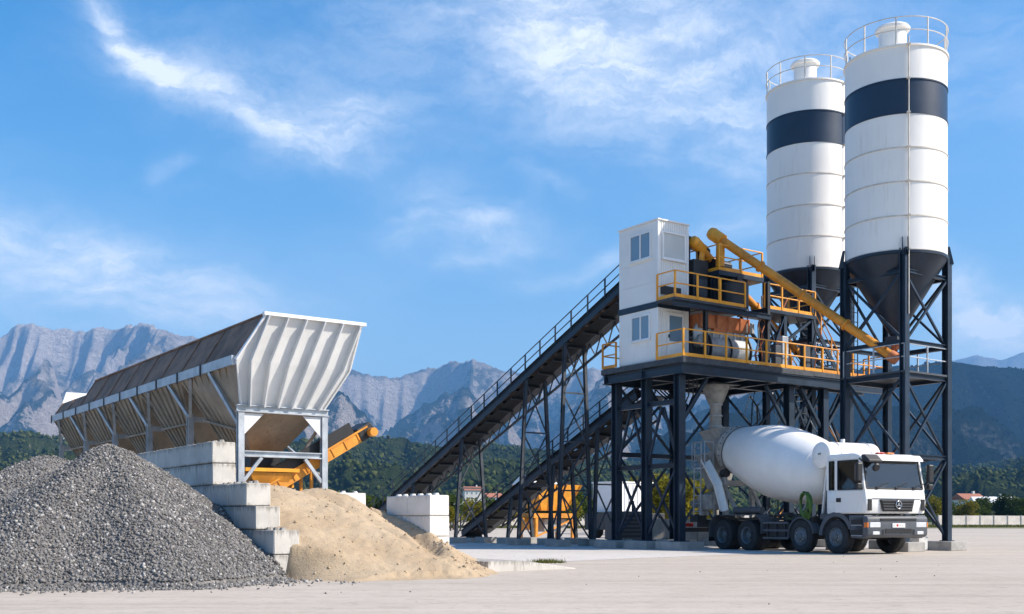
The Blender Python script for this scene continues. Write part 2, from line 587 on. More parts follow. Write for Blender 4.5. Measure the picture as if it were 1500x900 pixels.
# ------------------------------------------------------------------ numpy noise
_rng = np.random.RandomState(11)
_perm = _rng.permutation(512)
_perm = np.concatenate([_perm, _perm, _perm])
_gang = _rng.rand(512) * 2 * np.pi
_gx, _gy = np.cos(_gang), np.sin(_gang)


def pnoise(x, y, seed=0):
    xi = np.floor(x).astype(np.int64)
    yi = np.floor(y).astype(np.int64)
    xf, yf = x - xi, y - yi
    u = xf * xf * xf * (xf * (xf * 6 - 15) + 10)
    v = yf * yf * yf * (yf * (yf * 6 - 15) + 10)

    def g(ix, iy, dx, dy):
        h = _perm[(_perm[(ix + seed * 37) & 511] + iy) & 511]
        return _gx[h] * dx + _gy[h] * dy
    n00 = g(xi, yi, xf, yf)
    n10 = g(xi + 1, yi, xf - 1, yf)
    n01 = g(xi, yi + 1, xf, yf - 1)
    n11 = g(xi + 1, yi + 1, xf - 1, yf - 1)
    return (n00 * (1 - u) + n10 * u) * (1 - v) + (n01 * (1 - u) + n11 * u) * v * 1.0


def fbm(x, y, oct_=5, gain=0.5, lac=2.03, seed=0):
    s, a, t = 0.0, 1.0, 0.0
    for k in range(oct_):
        s = s + a * pnoise(x, y, seed + k)
        t += a
        a *= gain
        x, y = x * lac + 13.7, y * lac - 7.3
    return s / t


def ridged(x, y, oct_=6, gain=0.5, lac=2.07, seed=0):
    s, a, t, wgt = 0.0, 1.0, 0.0, 1.0
    for k in range(oct_):
        n = 1 - np.abs(pnoise(x, y, seed + k)) * 1.6
        n = np.clip(n, 0, 1) ** 2
        s = s + a * n * wgt
        wgt = np.clip(n * 1.6, 0.15, 1)
        t += a
        a *= gain
        x, y = x * lac + 5.1, y * lac + 9.2
    return s / t


def grid_mesh(name, X, Y, Z, mat, smooth=True):
    nr, nc = X.shape
    me = bpy.data.meshes.new(name)
    co = np.stack([X, Y, Z], -1).reshape(-1, 3).astype(np.float32)
    idx = np.arange(nr * nc).reshape(nr, nc)
    q = np.stack([idx[:-1, :-1], idx[:-1, 1:], idx[1:, 1:], idx[1:, :-1]], -1).reshape(-1, 4)
    me.vertices.add(len(co))
    me.vertices.foreach_set('co', co.ravel())
    me.loops.add(q.size)
    me.loops.foreach_set('vertex_index', q.ravel().astype(np.int32))
    me.polygons.add(len(q))
    me.polygons.foreach_set('loop_start', (np.arange(len(q)) * 4).astype(np.int32))
    me.polygons.foreach_set('loop_total', np.full(len(q), 4, np.int32))
    me.update(calc_edges=True)
    me.validate()
    me.polygons.foreach_set('use_smooth', [smooth] * len(me.polygons))
    me.materials.append(M[mat] if isinstance(mat, str) else mat)
    return me
# ================================================================== the setting
def ground_mat(name, c0, c1, c2, track=0.0):
    m, t = new_mat(name)
    ge = t.n('ShaderNodeNewGeometry')
    pos = ge.outputs['Position']
    big = t.noise(pos, 0.09, 6, 0.6, 0.6)
    mid = t.noise(pos, 0.9, 6, 0.65)
    fine = t.noise(pos, 9.0, 5, 0.7)
    grit = t.noise(pos, 60.0, 3, 0.7)
    c = t.mix(t.ramp(big, 0.35, 0.65), c0, c1)
    c = t.mix(t.math('MULTIPLY', t.ramp(mid, 0.45, 0.75), 0.55), c, c2)
    if track > 0:   # tyre marks: long arcs through the dust
        mp_ = t.n('ShaderNodeMapping', inp={'Vector': pos})
        mp_.inputs['Rotation'].default_value = (0, 0, R(-9))
        mp_.inputs['Scale'].default_value = (0.06, 1.5, 1)
        tr = t.noise(mp_.outputs[0], 1.0, 7, 0.7, 0.25)
        c = t.mix(t.math('MULTIPLY', t.ramp(tr, 0.47, 0.64), track), c, tuple(x * 0.62 for x in c0))
        mp3 = t.n('ShaderNodeMapping', inp={'Vector': pos})
        mp3.inputs['Rotation'].default_value = (0, 0, R(24))
        mp3.inputs['Scale'].default_value = (0.05, 1.1, 1)
        tr2 = t.noise(mp3.outputs[0], 1.0, 7, 0.7, 0.3)
        c = t.mix(t.math('MULTIPLY', t.ramp(tr2, 0.50, 0.66), track * 0.7), c, tuple(min(1, x * 1.22) for x in c1))
    blot = t.noise(pos, 2.6, 7, 0.72, 0.4)
    c = t.mix(t.math('MULTIPLY', t.ramp(blot, 0.48, 0.68), 0.42), c, tuple(x * 0.66 for x in c0))
    c = t.mix(t.math('MULTIPLY', t.ramp(fine, 0.50, 0.68), 0.34), c, tuple(x * 0.55 for x in c0))
    c = t.mix(t.math('MULTIPLY', t.ramp(grit, 0.6, 0.75), 0.25), c, tuple(x * 0.5 for x in c0))
    b = t.n('ShaderNodeBsdfPrincipled', inp={'Base Color': c, 'Roughness': 0.93, 'Specular IOR Level': 0.2})
    hgt = t.math('ADD', t.math('MULTIPLY', fine, 0.7), t.math('MULTIPLY', grit, 0.3))
    bp = t.n('ShaderNodeBump', inp={'Height': hgt, 'Strength': 0.35, 'Distance': 0.03})
    t.l(bp.outputs[0], b.inputs['Normal'])
    t.n('ShaderNodeOutputMaterial', inp={'Surface': b.outputs[0]})
    return m


M['earth'] = ground_mat('dry_grass_earth', (0.16, 0.15, 0.07), (0.11, 0.12, 0.05), (0.22, 0.18, 0.11))
M['yard'] = ground_mat('dusty_yard', (0.450, 0.392, 0.328), (0.505, 0.442, 0.375), (0.415, 0.36, 0.297), 0.30)
M['apron'] = ground_mat('apron_concrete', (0.53, 0.495, 0.455), (0.58, 0.545, 0.505), (0.47, 0.44, 0.405), 0.25)


def flat(name, pts, z, mat):
    me = bpy.data.meshes.new(name)
    me.from_pydata([(x, y, z) for x, y in pts], [], [tuple(range(len(pts)))])
    me.materials.append(M[mat])
    return structure(link(bpy.data.objects.new(name, me)))


flat('ground', [(-19000, -2500), (19000, -2500), (19000, 17500), (-19000, 17500)], 0.0, 'earth')
edge = [(-90, -40), (150, -40), (170, 60)]
for k in range(29):
    X = 170 - k * 9
    edge.append((X, 146 + 3.0 * math.sin(k * 1.7) + random.uniform(-1.5, 1.5)))
flat('yard', edge + [(-90, 60)], 0.004, 'yard')
flat('concrete_apron', [(-2.6, 26.6), (0.7, 27.3), (4.6, 31.4), (8.6, 35.4), (12.0, 40.0), (22.0, 52.0), (14.0, 66.0), (-12.0, 66.0), (-14.0, 52.0), (-7.0, 38.0)], 0.008, 'apron')


# ---- hills and mountains: real relief at real distances
def rock_mat(name, rock0, rock1, veg0, veg1, veg_lo, veg_hi, slope_lo, slope_hi, fscale, bump):
    m, t = new_mat(name)
    ge = t.n('ShaderNodeNewGeometry')
    pos = ge.outputs['Position']
    sx = t.n('ShaderNodeSeparateXYZ', inp={'Vector': pos})
    nn = t.n('ShaderNodeSeparateXYZ', inp={'Vector': ge.outputs['Normal']})
    n_big = t.noise(pos, fscale, 7, 0.65)
    n_fin = t.noise(pos, fscale * 9, 6, 0.7)
    # forest thins out with height and on steep ground
    h = t.math('ADD', sx.outputs['Z'], t.math('MULTIPLY', t.math('SUBTRACT', n_big, 0.5), (veg_hi - veg_lo) * 2.2))
    hv = t.math('SUBTRACT', 1.0, t.ramp(h, veg_lo, veg_hi))
    sl = t.ramp(t.math('ADD', nn.outputs['Z'], t.math('MULTIPLY', t.math('SUBTRACT', n_fin, 0.5), 0.95)), slope_lo, slope_hi)
    veg = t.math('MULTIPLY', hv, t.math('ADD', t.math('MULTIPLY', sl, 0.85), 0.15))
    rock = t.mix(t.ramp(n_fin, 0.35, 0.65), rock0, rock1)
    tree = t.noise(pos, fscale * 40, 3, 0.7)
    green = t.mix(t.ramp(n_fin, 0.35, 0.65), veg0, veg1)
    green = t.mix(t.math('MULTIPLY', t.ramp(tree, 0.4, 0.65), 0.6), green, tuple(x * 0.35 for x in veg0))
    c = t.mix(veg, rock, green)
    b = t.n('ShaderNodeBsdfDiffuse', inp={'Color': c, 'Roughness': 0.4})
    hgt = t.math('ADD', t.noise(pos, fscale * 5, 8, 0.7), t.math('MULTIPLY', tree, 0.2))
    bp = t.n('ShaderNodeBump', inp={'Height': hgt, 'Strength': 1.0, 'Distance': bump})
    t.l(bp.outputs[0], b.inputs['Normal'])
    t.n('ShaderNodeOutputMaterial', inp={'Surface': b.outputs[0]})
    return m


M['rock_range'] = rock_mat('grey_rock_and_scrub', (0.68, 0.56, 0.47), (0.86, 0.74, 0.65), (0.025, 0.040, 0.025), (0.05, 0.065, 0.038), 600, 1600, 0.42, 0.62, 0.004, 120)
M['forest_hill'] = rock_mat('wooded_hill', (0.22, 0.20, 0.13), (0.28, 0.25, 0.17), (0.022, 0.036, 0.012), (0.055, 0.068, 0.022), 9000, 9500, 0.2, 0.5, 0.010, 9)
M['forest_mtn'] = rock_mat('wooded_mountain', (0.16, 0.15, 0.12), (0.22, 0.20, 0.16), (0.006, 0.011, 0.007), (0.016, 0.022, 0.011), 9000, 9500, 0.3, 0.62, 0.006, 30)
M['far_rock'] = rock_mat('far_rock', (0.30, 0.28, 0.26), (0.40, 0.37, 0.34), (0.04, 0.06, 0.04), (0.06, 0.08, 0.05), 500, 1100, 0.4, 0.7, 0.003, 80)


def terrain(name, sky, y0, yc, y1, ncol, nrow, amp, sx, sy, mat, seed, crest_amp=0.05, power=1.25, px0=-750, px1=2250, keep=9, crest_var=0.12):
    """heightfield from its foot (y0) over a crest (yc) to its back (y1); sky = (photo column, photo row) of the crest"""
    px = np.linspace(px0, px1, ncol)
    sp = np.array(sorted(sky), float)
    row = np.interp(px, sp[:, 0], sp[:, 1])
    # crest distance wanders
    ycr = yc * (1 + crest_var * fbm(px / 260.0, px * 0 + seed * 3.3, 4, seed=seed))
    t = np.concatenate([np.linspace(0, 1, int(nrow * 0.86)) ** 0.9, 1 + np.linspace(0, 1, nrow - int(nrow * 0.86) + 1)[1:]])
    T, PX = np.meshgrid(t, px, indexing='ij')
    YC = np.tile(ycr, (len(t), 1))
    Y = np.where(T <= 1, y0 + (YC - y0) * T, YC + (y1 - YC) * (T - 1))
    X = (PX - 750) / F * Y
    H = np.tile((HORIZON - row) / F * ycr, (len(t), 1))
    base = np.where(T <= 1, np.clip(T, 0, 1) ** power, np.clip(1 - (T - 1), 0, 1) ** 0.8)
    wx = fbm(X / (sx * 1.3), Y / (sx * 1.3), 4, seed=seed + 20) * sx * 0.9
    wy = fbm(X / (sx * 1.3) + 40, Y / (sx * 1.3), 4, seed=seed + 30) * sx * 0.9
    rg = ridged((X + wx) / sx, (Y + wy) / sy, 7, 0.52, seed=seed)
    fine = fbm(X / (sx * 0.12), Y / (sx * 0.12), 5, 0.55, seed=seed + 50)
    rg2 = ridged((X + wx * .5) / (sx * .34) + 7, (Y + wy * .5) / (sy * .34), 5, 0.55, seed=seed + 3)
    env = np.where(T <= 1, np.sin(np.pi * np.clip(T, 0, 1) ** 0.8) ** 0.9, 0) + crest_amp * np.clip(T * 3, 0, 1)
    Z = H * (base + amp * (rg - 0.42) * env + amp * 0.36 * (rg2 - .4) * env + amp * 0.07 * fine * np.clip(T * 2, 0, 1))
    el = (Z - CAM_H) / Y
    mx = el.max(0)
    k = np.exp(-0.5 * (np.arange(-keep * 3, keep * 3 + 1) / keep) ** 2)
    k /= k.sum()
    mxs = np.convolve(np.pad(mx, keep * 3, mode='edge'), k, 'valid')
    Z = Z * (((HORIZON - row) / F) / np.maximum(mxs * .4 + mx * .6, 1e-4))[None, :]
    Z = np.maximum(Z, -0.5)
    Z[0, :] = -0.5
    me = grid_mesh(name, X, Y, Z, mat)
    structure(link(bpy.data.objects.new(name, me)))
    return X, Y, Z


def erode(h, dx, iters, KF, up, m=0.45, seed=0, talus=0.9):
    nr, nc = h.shape
    N = nr*nc
    idx = np.arange(N).reshape(nr,nc)
    offs=[(-1,-1),(-1,0),(-1,1),(0,-1),(0,1),(1,-1),(1,0),(1,1)]
    edge=np.zeros((nr,nc),bool); edge[0]=1; edge[-1]=1; edge[:,0]=1; edge[:,-1]=1
    for it in range(iters):
        best=np.zeros((nr,nc)); rcv=idx.copy(); dist=np.ones((nr,nc))
        for dy,dxx in offs:
            d=np.hypot(dy,dxx)
            nb=np.full((nr,nc),1e9); nbi=np.zeros((nr,nc),int)
            ys=slice(max(0,-dy),nr-max(0,dy)); yd=slice(max(0,dy),nr-max(0,-dy))
            xs=slice(max(0,-dxx),nc-max(0,dxx)); xd=slice(max(0,dxx),nc-max(0,-dxx))
            nb[ys,xs]=h[yd,xd]; nbi[ys,xs]=idx[yd,xd]
            s=(h-nb)/d
            k=s>best
            best[k]=s[k]; rcv[k]=nbi[k]; dist[k]=d
        rcv[edge]=idx[edge]
        hf=h.ravel(); order=np.argsort(hf)
        A=[1.0]*N; r=rcv.ravel().tolist()
        for i in order[::-1].tolist():
            j=r[i]
            if j!=i: A[j]+=A[i]
        Fc=(KF*np.array(A)**m/dist.ravel()).tolist()
        H=(hf+up.ravel()).tolist()
        E=edge.ravel().tolist()
        for i in order.tolist():
            j=r[i]
            if j!=i: 
                F=Fc[i]
                v=(H[i]+F*H[j])/(1+F)
                H[i]=v
        h=np.array(H).reshape(nr,nc)
        # hill-slope creep keeps slopes below the talus angle
        for _ in range(2):
            l=(np.roll(h,1,0)+np.roll(h,-1,0)+np.roll(h,1,1)+np.roll(h,-1,1))/4
            steep=np.abs(h-l)>talus*dx*.35
            h=np.where(edge,h,np.where(steep,h*.6+l*.4,h*.97+l*.03))
    return h


def upsample(a, f):
    """bilinear refinement of a grid by an integer factor"""
    nr, nc = a.shape
    r = np.linspace(0, nr - 1, (nr - 1) * f + 1)
    c = np.linspace(0, nc - 1, (nc - 1) * f + 1)
    r0 = np.minimum(r.astype(int), nr - 2)
    c0 = np.minimum(c.astype(int), nc - 2)
    fr, fc = (r - r0)[:, None], (c - c0)[None, :]
    return (a[r0][:, c0] * (1 - fr) * (1 - fc) + a[r0 + 1][:, c0] * fr * (1 - fc) + a[r0][:, c0 + 1] * (1 - fr) * fc + a[r0 + 1][:, c0 + 1] * fr * fc)


def eroded_range(name, sky, x0, x1, y0, y1, yc, dx, top, rough, iters, KF, mat, seed, wander=0.10, power=1.1, f=2, fine=16.0, bins=5, relief=5.0):
    """mountain relief carved by running water, its crest brought to the skyline (photo column, photo row)"""
    sp = np.array(sorted(sky), float)
    xs, ys = np.arange(x0, x1, dx), np.arange(y0, y1, dx)
    Y, X = np.meshgrid(ys, xs, indexing='ij')
    c = yc * (1 + wander * fbm(X / (yc * .3), X * 0 + seed * 1.7, 3, seed=seed))
    T = (Y - y0) / (c - y0)
    base = np.where(T <= 1, np.clip(T, 0, 1) ** power, np.clip(1 - (Y - c) / (y1 - c), 0, 1))
    row = np.interp(750 + F * X / Y, sp[:, 0], sp[:, 1])
    h = (HORIZON - row) / F * c * base
    h = h + top * rough * fbm(X / (top * 1.0), Y / (top * 1.0), 5, seed=seed + 2) * np.clip(base * 3, 0, 1) + top * .02 * np.random.RandomState(seed).rand(*X.shape)
    h = erode(h, dx, iters, KF, top * .0055 * np.clip(base * 2, 0, 1), 0.42)
    # sharpen the relief: spurs and gullies against the broad mass
    sm = h.copy()
    for _ in range(160):
        p = np.pad(sm, 1, mode='edge')
        sm = (p[:-2, 1:-1] + p[2:, 1:-1] + p[1:-1, :-2] + p[1:-1, 2:] + sm) / 5
    h = sm + (h - sm) * relief
    h, X, Y = upsample(h, f), upsample(X, f), upsample(Y, f)
    h = h + fine * (ridged((X + .35 * Y) / (dx * 4.2), (Y - .2 * X) / (dx * 5.5), 5, .62, seed=seed + 9) - .4) * np.clip(h / (top * .2), 0, 1)
    px = 750 + F * X / Y
    el = (h - CAM_H) / Y
    nb = int(3600 / bins)
    b = np.clip(((px + 900) / bins).astype(int), 0, nb - 1)
    mx = np.full(nb, -1.0)
    np.maximum.at(mx, b.ravel(), el.ravel())
    ok = mx > 0.005
    bx_ = (np.arange(nb) + .5) * bins - 900
    mx = np.interp(bx_, bx_[ok], mx[ok])
    k = np.exp(-0.5 * (np.arange(-9, 10) / 3.0) ** 2)
    k /= k.sum()
    ms = np.convolve(np.pad(mx, 9, mode='edge'), k, 'valid')
    tgt = (HORIZON - np.interp(bx_, sp[:, 0], sp[:, 1])) / F
    fac = np.interp(px, bx_, tgt / np.maximum(ms * .6 + mx * .4, 1e-3))
    h = h * np.clip(fac, .3, 3.0)
    h[0, :] = -0.5
    h = np.maximum(h, -0.5)
    structure(link(bpy.data.objects.new(name, grid_mesh(name, X, Y, h, mat))))
    return X, Y, h


def forest(name, label, grid, n, smin, smax, mat, seed, ymax, pxr=(-150, 1650)):
    """tree crowns standing as one mass on a slope"""
    X, Y, Z = grid
    r_ = np.random.RandomState(seed)
    i, j = r_.rand(n) * (X.shape[0] - 2), r_.rand(n) * (X.shape[1] - 2)
    i0, j0 = i.astype(int), j.astype(int)
    fi, fj = i - i0, j - j0
    g = lambda A: (A[i0, j0] * (1 - fi) * (1 - fj) + A[i0 + 1, j0] * fi * (1 - fj) + A[i0, j0 + 1] * (1 - fi) * fj + A[i0 + 1, j0 + 1] * fi * fj)
    x, y, z = g(X), g(Y), g(Z)
    px = 750 + F * x / y
    k = (y < ymax) & (px > pxr[0]) & (px < pxr[1]) & (z > 1.0) & (fbm(x / 160., y / 160., 3, seed=seed) > -0.22 + .25 * r_.rand(n))
    x, y, z = x[k], y[k], z[k]
    S = smin + (smax - smin) * r_.rand(len(x)) ** 1.5
    P = np.stack([x, y, z + S * .55], -1)
    o = link(bpy.data.objects.new(name, stones_mesh(name, P, S, mat, r_)))
    tag(o, label, 'forest', kind='stuff')
    return o


SKY_MAIN = [(-750, 520), (-500, 500), (-250, 505), (-100, 488), (0, 490), (35, 475), (65, 479), (110, 484), (150, 480), (190, 478), (213, 474), (240, 484), (275, 490),
            (310, 498), (360, 508), (420, 520), (470, 530), (515, 543), (540, 549), (575, 551), (610, 545), (650, 534), (685, 527), (720, 536), (755, 545), (790, 549),
            (830, 546), (870, 540), (895, 544), (950, 552), (1050, 548), (1130, 556), (1250, 560), (1400, 570), (1700, 560), (2250, 540)]
SKY_FAR = [(-750, 620), (900, 620), (1050, 560), (1200, 545), (1330, 540), (1390, 531), (1430, 522), (1465, 527), (1500, 517), (1560, 512), (1700, 530), (2250, 520)]
SKY_RIGHT = [(-750, 740), (820, 735), (900, 690), (980, 630), (1060, 588), (1140, 560), (1230, 545), (1300, 538), (1360, 534), (1400, 532), (1450, 536), (1500, 543),
             (1600, 530), (1800, 500), (2250, 520)]
SKY_HILL = [(-750, 600), (-300, 615), (-60, 626), (0, 632), (40, 634), (80, 640), (130, 650), (250, 660), (380, 655), (480, 642), (520, 638), (560, 641), (600, 647), (650, 654),
            (720, 652), (800, 660), (900, 672), (1000, 690), (1150, 700), (1300, 690), (1400, 684), (1500, 672), (1800, 650), (2250, 640)]
eroded_range('rocky_mountain_range', SKY_MAIN, -5700, 5900, 3400, 11500, 8500, 45.0, 1500, 0.20, 30, 0.16, 'rock_range', 4, f=3, fine=70.0)
terrain('far_ridge', SKY_FAR, 9000, 12500, 15500, 500, 70, 0.5, 1300, 1800, 'far_rock', 9, 0.08)
G_MTN = eroded_range('wooded_mountain', SKY_RIGHT, -700, 5200, 1500, 6000, 4100, 34.0, 700, 0.22, 26, 0.16, 'forest_mtn', 7, fine=9.0, relief=3.2)
G_HILL = terrain('wooded_foothill', SKY_HILL, 700, 2600, 4000, 640, 130, 0.55, 330, 420, 'forest_hill', 14, 0.08, 1.2)

# ---- the air
hz = MB().bx(-20000, 20000, -3000, 18500, -1.5, 2100)
m_, t_ = new_mat('haze_air')
pv = t_.n('ShaderNodeVolumePrincipled')
pv.inputs['Color'].default_value = (0.20, 0.52, 1.0, 1)
pv.inputs['Density'].default_value = 7.8e-5
pv.inputs['Anisotropy'].default_value = 0.0
t_.n('ShaderNodeOutputMaterial', inp={'Volume': pv.outputs[0]})
hzo = hz.build('haze', m_)
hzo['kind'] = 'stuff'

# ================================================================== stock piles
W0 = Vector((-4.21, 19.3, 0))      # near corner of the left block wall


def uv(X, Y):
    dx, dy = X - W0.x, Y - W0.y
    return dx * B_.x + dy * B_.y, dx * A_.x + dy * A_.y


def gravel_mat():
    m, t = new_mat('grey_gravel')
    ge = t.n('ShaderNodeNewGeometry')
    pos = ge.outputs['Position']
    vor = t.n('ShaderNodeTexVoronoi', inp={'Vector': pos, 'Scale': 16.0})
    n = t.noise(pos, 1.4, 5, 0.6)
    rnd = t.math('FRACT', t.math('MULTIPLY', t.n('ShaderNodeSeparateColor', inp={0: vor.outputs['Color']}).outputs[0], 1.0))
    c = t.mix(rnd, (0.115, 0.110, 0.106), (0.235, 0.225, 0.216))
    c = t.mix(t.math('MULTIPLY', t.ramp(n, 0.4, 0.7), 0.35), c, (0.14, 0.13, 0.125))
    b = t.n('ShaderNodeBsdfPrincipled', inp={'Base Color': c, 'Roughness': 0.95, 'Specular IOR Level': 0.2})
    bp = t.n('ShaderNodeBump', inp={'Height': vor.outputs['Distance'], 'Strength': 0.9, 'Distance': 0.05, })
    bp.invert = True
    t.l(bp.outputs[0], b.inputs['Normal'])
    t.n('ShaderNodeOutputMaterial', inp={'Surface': b.outputs[0]})
    m2, t = new_mat('gravel_stone')
    ge = t.n('ShaderNodeNewGeometry')
    f = ge.outputs['Random Per Island']
    c = t.mix(f, (0.095, 0.091, 0.088), (0.25, 0.24, 0.23))
    c = t.mix(t.math('GREATER_THAN', f, 0.93), c, (0.40, 0.385, 0.365))
    b = t.n('ShaderNodeBsdfPrincipled', inp={'Base Color': c, 'Roughness': 0.9, 'Specular IOR Level': 0.25})
    t.n('ShaderNodeOutputMaterial', inp={'Surface': b.outputs[0]})
    return m, m2


M['gravel'], M['stone'] = gravel_mat()


def sand_mat():
    m, t = new_mat('pale_sand')
    ge = t.n('ShaderNodeNewGeometry')
    pos = ge.outputs['Position']
    n1 = t.noise(pos, 0.8, 6, 0.6)
    n2 = t.noise(pos, 8.0, 6, 0.7)
    n3 = t.noise(pos, 34.0, 4, 0.75)
    c = t.mix(t.ramp(n1, 0.3, 0.7), (0.40, 0.300, 0.195), (0.48, 0.375, 0.255))
    c = t.mix(t.math('MULTIPLY', t.ramp(n2, 0.52, 0.75), 0.4), c, (0.29, 0.21, 0.13))
    c = t.mix(t.math('MULTIPLY', t.ramp(n3, 0.50, 0.72), 0.5), c, (0.22, 0.16, 0.105))
    b = t.n('ShaderNodeBsdfPrincipled', inp={'Base Color': c, 'Roughness': 0.95, 'Specular IOR Level': 0.15})
    h = t.math('ADD', t.math('MULTIPLY', n2, 0.8), t.math('MULTIPLY', n3, 0.4))
    bp = t.n('ShaderNodeBump', inp={'Height': h, 'Strength': 0.7, 'Distance': 0.05})
    t.l(bp.outputs[0], b.inputs['Normal'])
    t.n('ShaderNodeOutputMaterial', inp={'Surface': b.outputs[0]})
    return m


M['sand'] = sand_mat()
M['tree_mass'] = leaf_mat('woodland', (0.028, 0.048, 0.014), (0.115, 0.130, 0.038))
M['tree_mass_dark'] = leaf_mat('dark_woodland', (0.004, 0.008, 0.005), (0.018, 0.024, 0.010))


def pile_h(X, Y, cx, cy, H, slope, rnd=0.55, seed=1):
    dx, dy = X - cx, Y - cy
    ang = np.arctan2(dy, dx)
    d = np.sqrt(dx * dx + dy * dy + rnd * rnd) - rnd
    k = slope * (1 + 0.10 * np.sin(ang * 2 + seed) + 0.06 * np.sin(ang * 5 + seed * 2) + 0.05 * np.sin(ang * 9 + seed))
    h = H - d * k
    h = h + 0.10 * fbm(X * 0.9, Y * 0.9, 4, seed=seed) + 0.05 * fbm(X * 4, Y * 4, 4, seed=seed + 4)
    foot = 0.12    # the toe flattens out
    return np.where(h < foot, foot * np.exp(np.clip((h - foot) / foot, -8, 0)) - 0.045, h)


def gravel_h(X, Y):
    h1 = pile_h(X, Y, -7.55, 20.5, 2.43, 0.645, 0.32, 1)
    u, v = uv(X, Y)
    cut = np.clip((0.25 - u) / 0.15, 0, 1)
    cut = np.where(v < -0.05, np.clip((0.12 - u - v * 0.55) / 0.3, 0, 1), cut)
    return h1 * cut - 0.06 * (1 - cut)


def back_h(X, Y):
    h1 = pile_h(X, Y, -11.3, 26.5, 2.62, 0.62, 0.4, 3)
    u, v = uv(X, Y)
    cut = np.clip((0.25 - u) / 0.15, 0, 1)
    return h1 * cut - 0.06 * (1 - cut)


def pile(name, hf, x0, x1, y0, y1, step, mat, label, cat):
    xs, ys = np.arange(x0, x1, step), np.arange(y0, y1, step)
    Y, X = np.meshgrid(ys, xs, indexing='ij')
    Z = hf(X, Y)
    o = link(bpy.data.objects.new(name, grid_mesh(name, X, Y, Z, mat)))
    return tag(o, label, cat)


def ico():
    v = np.array([(1, 0, 0), (-1, 0, 0), (0, 1, 0), (0, -1, 0), (0, 0, 1), (0, 0, -1)], float)
    f = np.array([(0, 2, 4), (2, 1, 4), (1, 3, 4), (3, 0, 4), (2, 0, 5), (1, 2, 5), (3, 1, 5), (0, 3, 5)])
    return v, f


ICO_V, ICO_F = ico()


def stones_mesh(name, P, S, mat, rs):
    """many small angular stones in one mesh"""
    n = len(P)
    V = ICO_V[None] * (1 + 0.30 * (rs.rand(n, 6, 1) - 0.5) * 2)
    V = V * (0.62 + 0.76 * rs.rand(n, 1, 3))
    q = rs.randn(n, 4)
    q /= np.linalg.norm(q, axis=1, keepdims=True)
    w_, x, y, z = q.T
    Rm = np.stack([1 - 2 * (y * y + z * z), 2 * (x * y - z * w_), 2 * (x * z + y * w_), 2 * (x * y + z * w_), 1 - 2 * (x * x + z * z), 2 * (y * z - x * w_),
                   2 * (x * z - y * w_), 2 * (y * z + x * w_), 1 - 2 * (x * x + y * y)], -1).reshape(n, 3, 3)
    V = np.einsum('nij,nkj->nki', Rm, V) * S[:, None, None] + P[:, None, :]
    Fc = (ICO_F[None] + (np.arange(n) * 6)[:, None, None]).reshape(-1, 3)
    me = bpy.data.meshes.new(name)
    me.vertices.add(n * 6)
    me.vertices.foreach_set('co', V.reshape(-1).astype(np.float32))
    me.loops.add(Fc.size)
    me.loops.foreach_set('vertex_index', Fc.ravel().astype(np.int32))
    me.polygons.add(len(Fc))
    me.polygons.foreach_set('loop_start', (np.arange(len(Fc)) * 3).astype(np.int32))
    me.polygons.foreach_set('loop_total', np.full(len(Fc), 3, np.int32))
    me.update(calc_edges=True)
    me.materials.append(M[mat])
    return me


rs = np.random.RandomState(5)
forest('forest', 'dense green woodland covering the low foothills below the rocky mountains', G_HILL, 125000, 1.8, 4.2, 'tree_mass', 31, 2800)
forest('forest', 'dark woodland covering the big wooded mountain past the silos', G_MTN, 60000, 4.0, 7.5, 'tree_mass_dark', 37, 4300, (850, 1650))
g1 = pile('gravel_pile', gravel_h, -13.2, -3.2, 15.2, 25.2, 0.07, 'gravel', 'large cone of grey crushed gravel against the stepped block wall', 'gravel pile')
g2 = pile('gravel_pile', back_h, -16.5, -7.0, 21.5, 32.0, 0.09, 'gravel', 'grey gravel heap partly hidden behind the larger gravel cone', 'gravel pile')


def scatter(n, hf, cx, cy, rad, ymin_back, smin, smax, need):
    a = rs.rand(n) * 2 * np.pi
    r = rad * np.sqrt(rs.rand(n))
    X, Y = cx + r * np.cos(a), cy + r * np.sin(a)
    k = Y < cy + ymin_back
    X, Y = X[k], Y[k]
    Z = hf(X, Y)
    k = Z > need
    X, Y, Z = X[k], Y[k], Z[k]
    S = smin + (smax - smin) * rs.rand(len(X)) ** 2.2
    return np.stack([X, Y, np.maximum(Z, 0.004) + S * 0.25], -1), S


Pn, Sn = scatter(120000, gravel_h, -7.55, 20.5, 5.7, 1.0, 0.012, 0.038, -0.02)
st = link(bpy.data.objects.new('stones', stones_mesh('stones', Pn, Sn, 'stone', rs)), g1)
st['kind'] = 'stuff'
Pn, Sn = scatter(22000, back_h, -11.3, 26.5, 4.6, 0.8, 0.014, 0.045, 0.0)
st = link(bpy.data.objects.new('stones', stones_mesh('stones', Pn, Sn, 'stone', rs)), g2)
st['kind'] = 'stuff'
# stray stones rolled out on the yard
n = 1500
a = rs.rand(n) * 2 * np.pi
r = 4.1 + np.abs(rs.randn(n)) * 0.55
X, Y = -7.55 + r * np.cos(a), 20.5 + r * np.sin(a)
u, v = uv(X, Y)
k = (Y < 20) & ((u < -0.1) | (v < -0.5)) & (gravel_h(X, Y) < 0.05)
Pn = np.stack([X[k], Y[k], X[k] * 0 + 0.012], -1)
Sn = 0.012 + 0.03 * rs.rand(len(Pn)) ** 2
n2 = 110
Xr, Yr = rs.uniform(-8, 12, n2), rs.uniform(13.5, 34, n2)
Pn = np.concatenate([Pn, np.stack([Xr, Yr, Xr * 0 + 0.010], -1)])
Sn = np.concatenate([Sn, 0.005 + 0.014 * rs.rand(n2) ** 2])
st = link(bpy.data.objects.new('loose_stones', stones_mesh('loose_stones', Pn, Sn, 'stone', rs)))
tag(st, 'stray grey stones rolled out over the dusty yard', 'stones', kind='stuff')


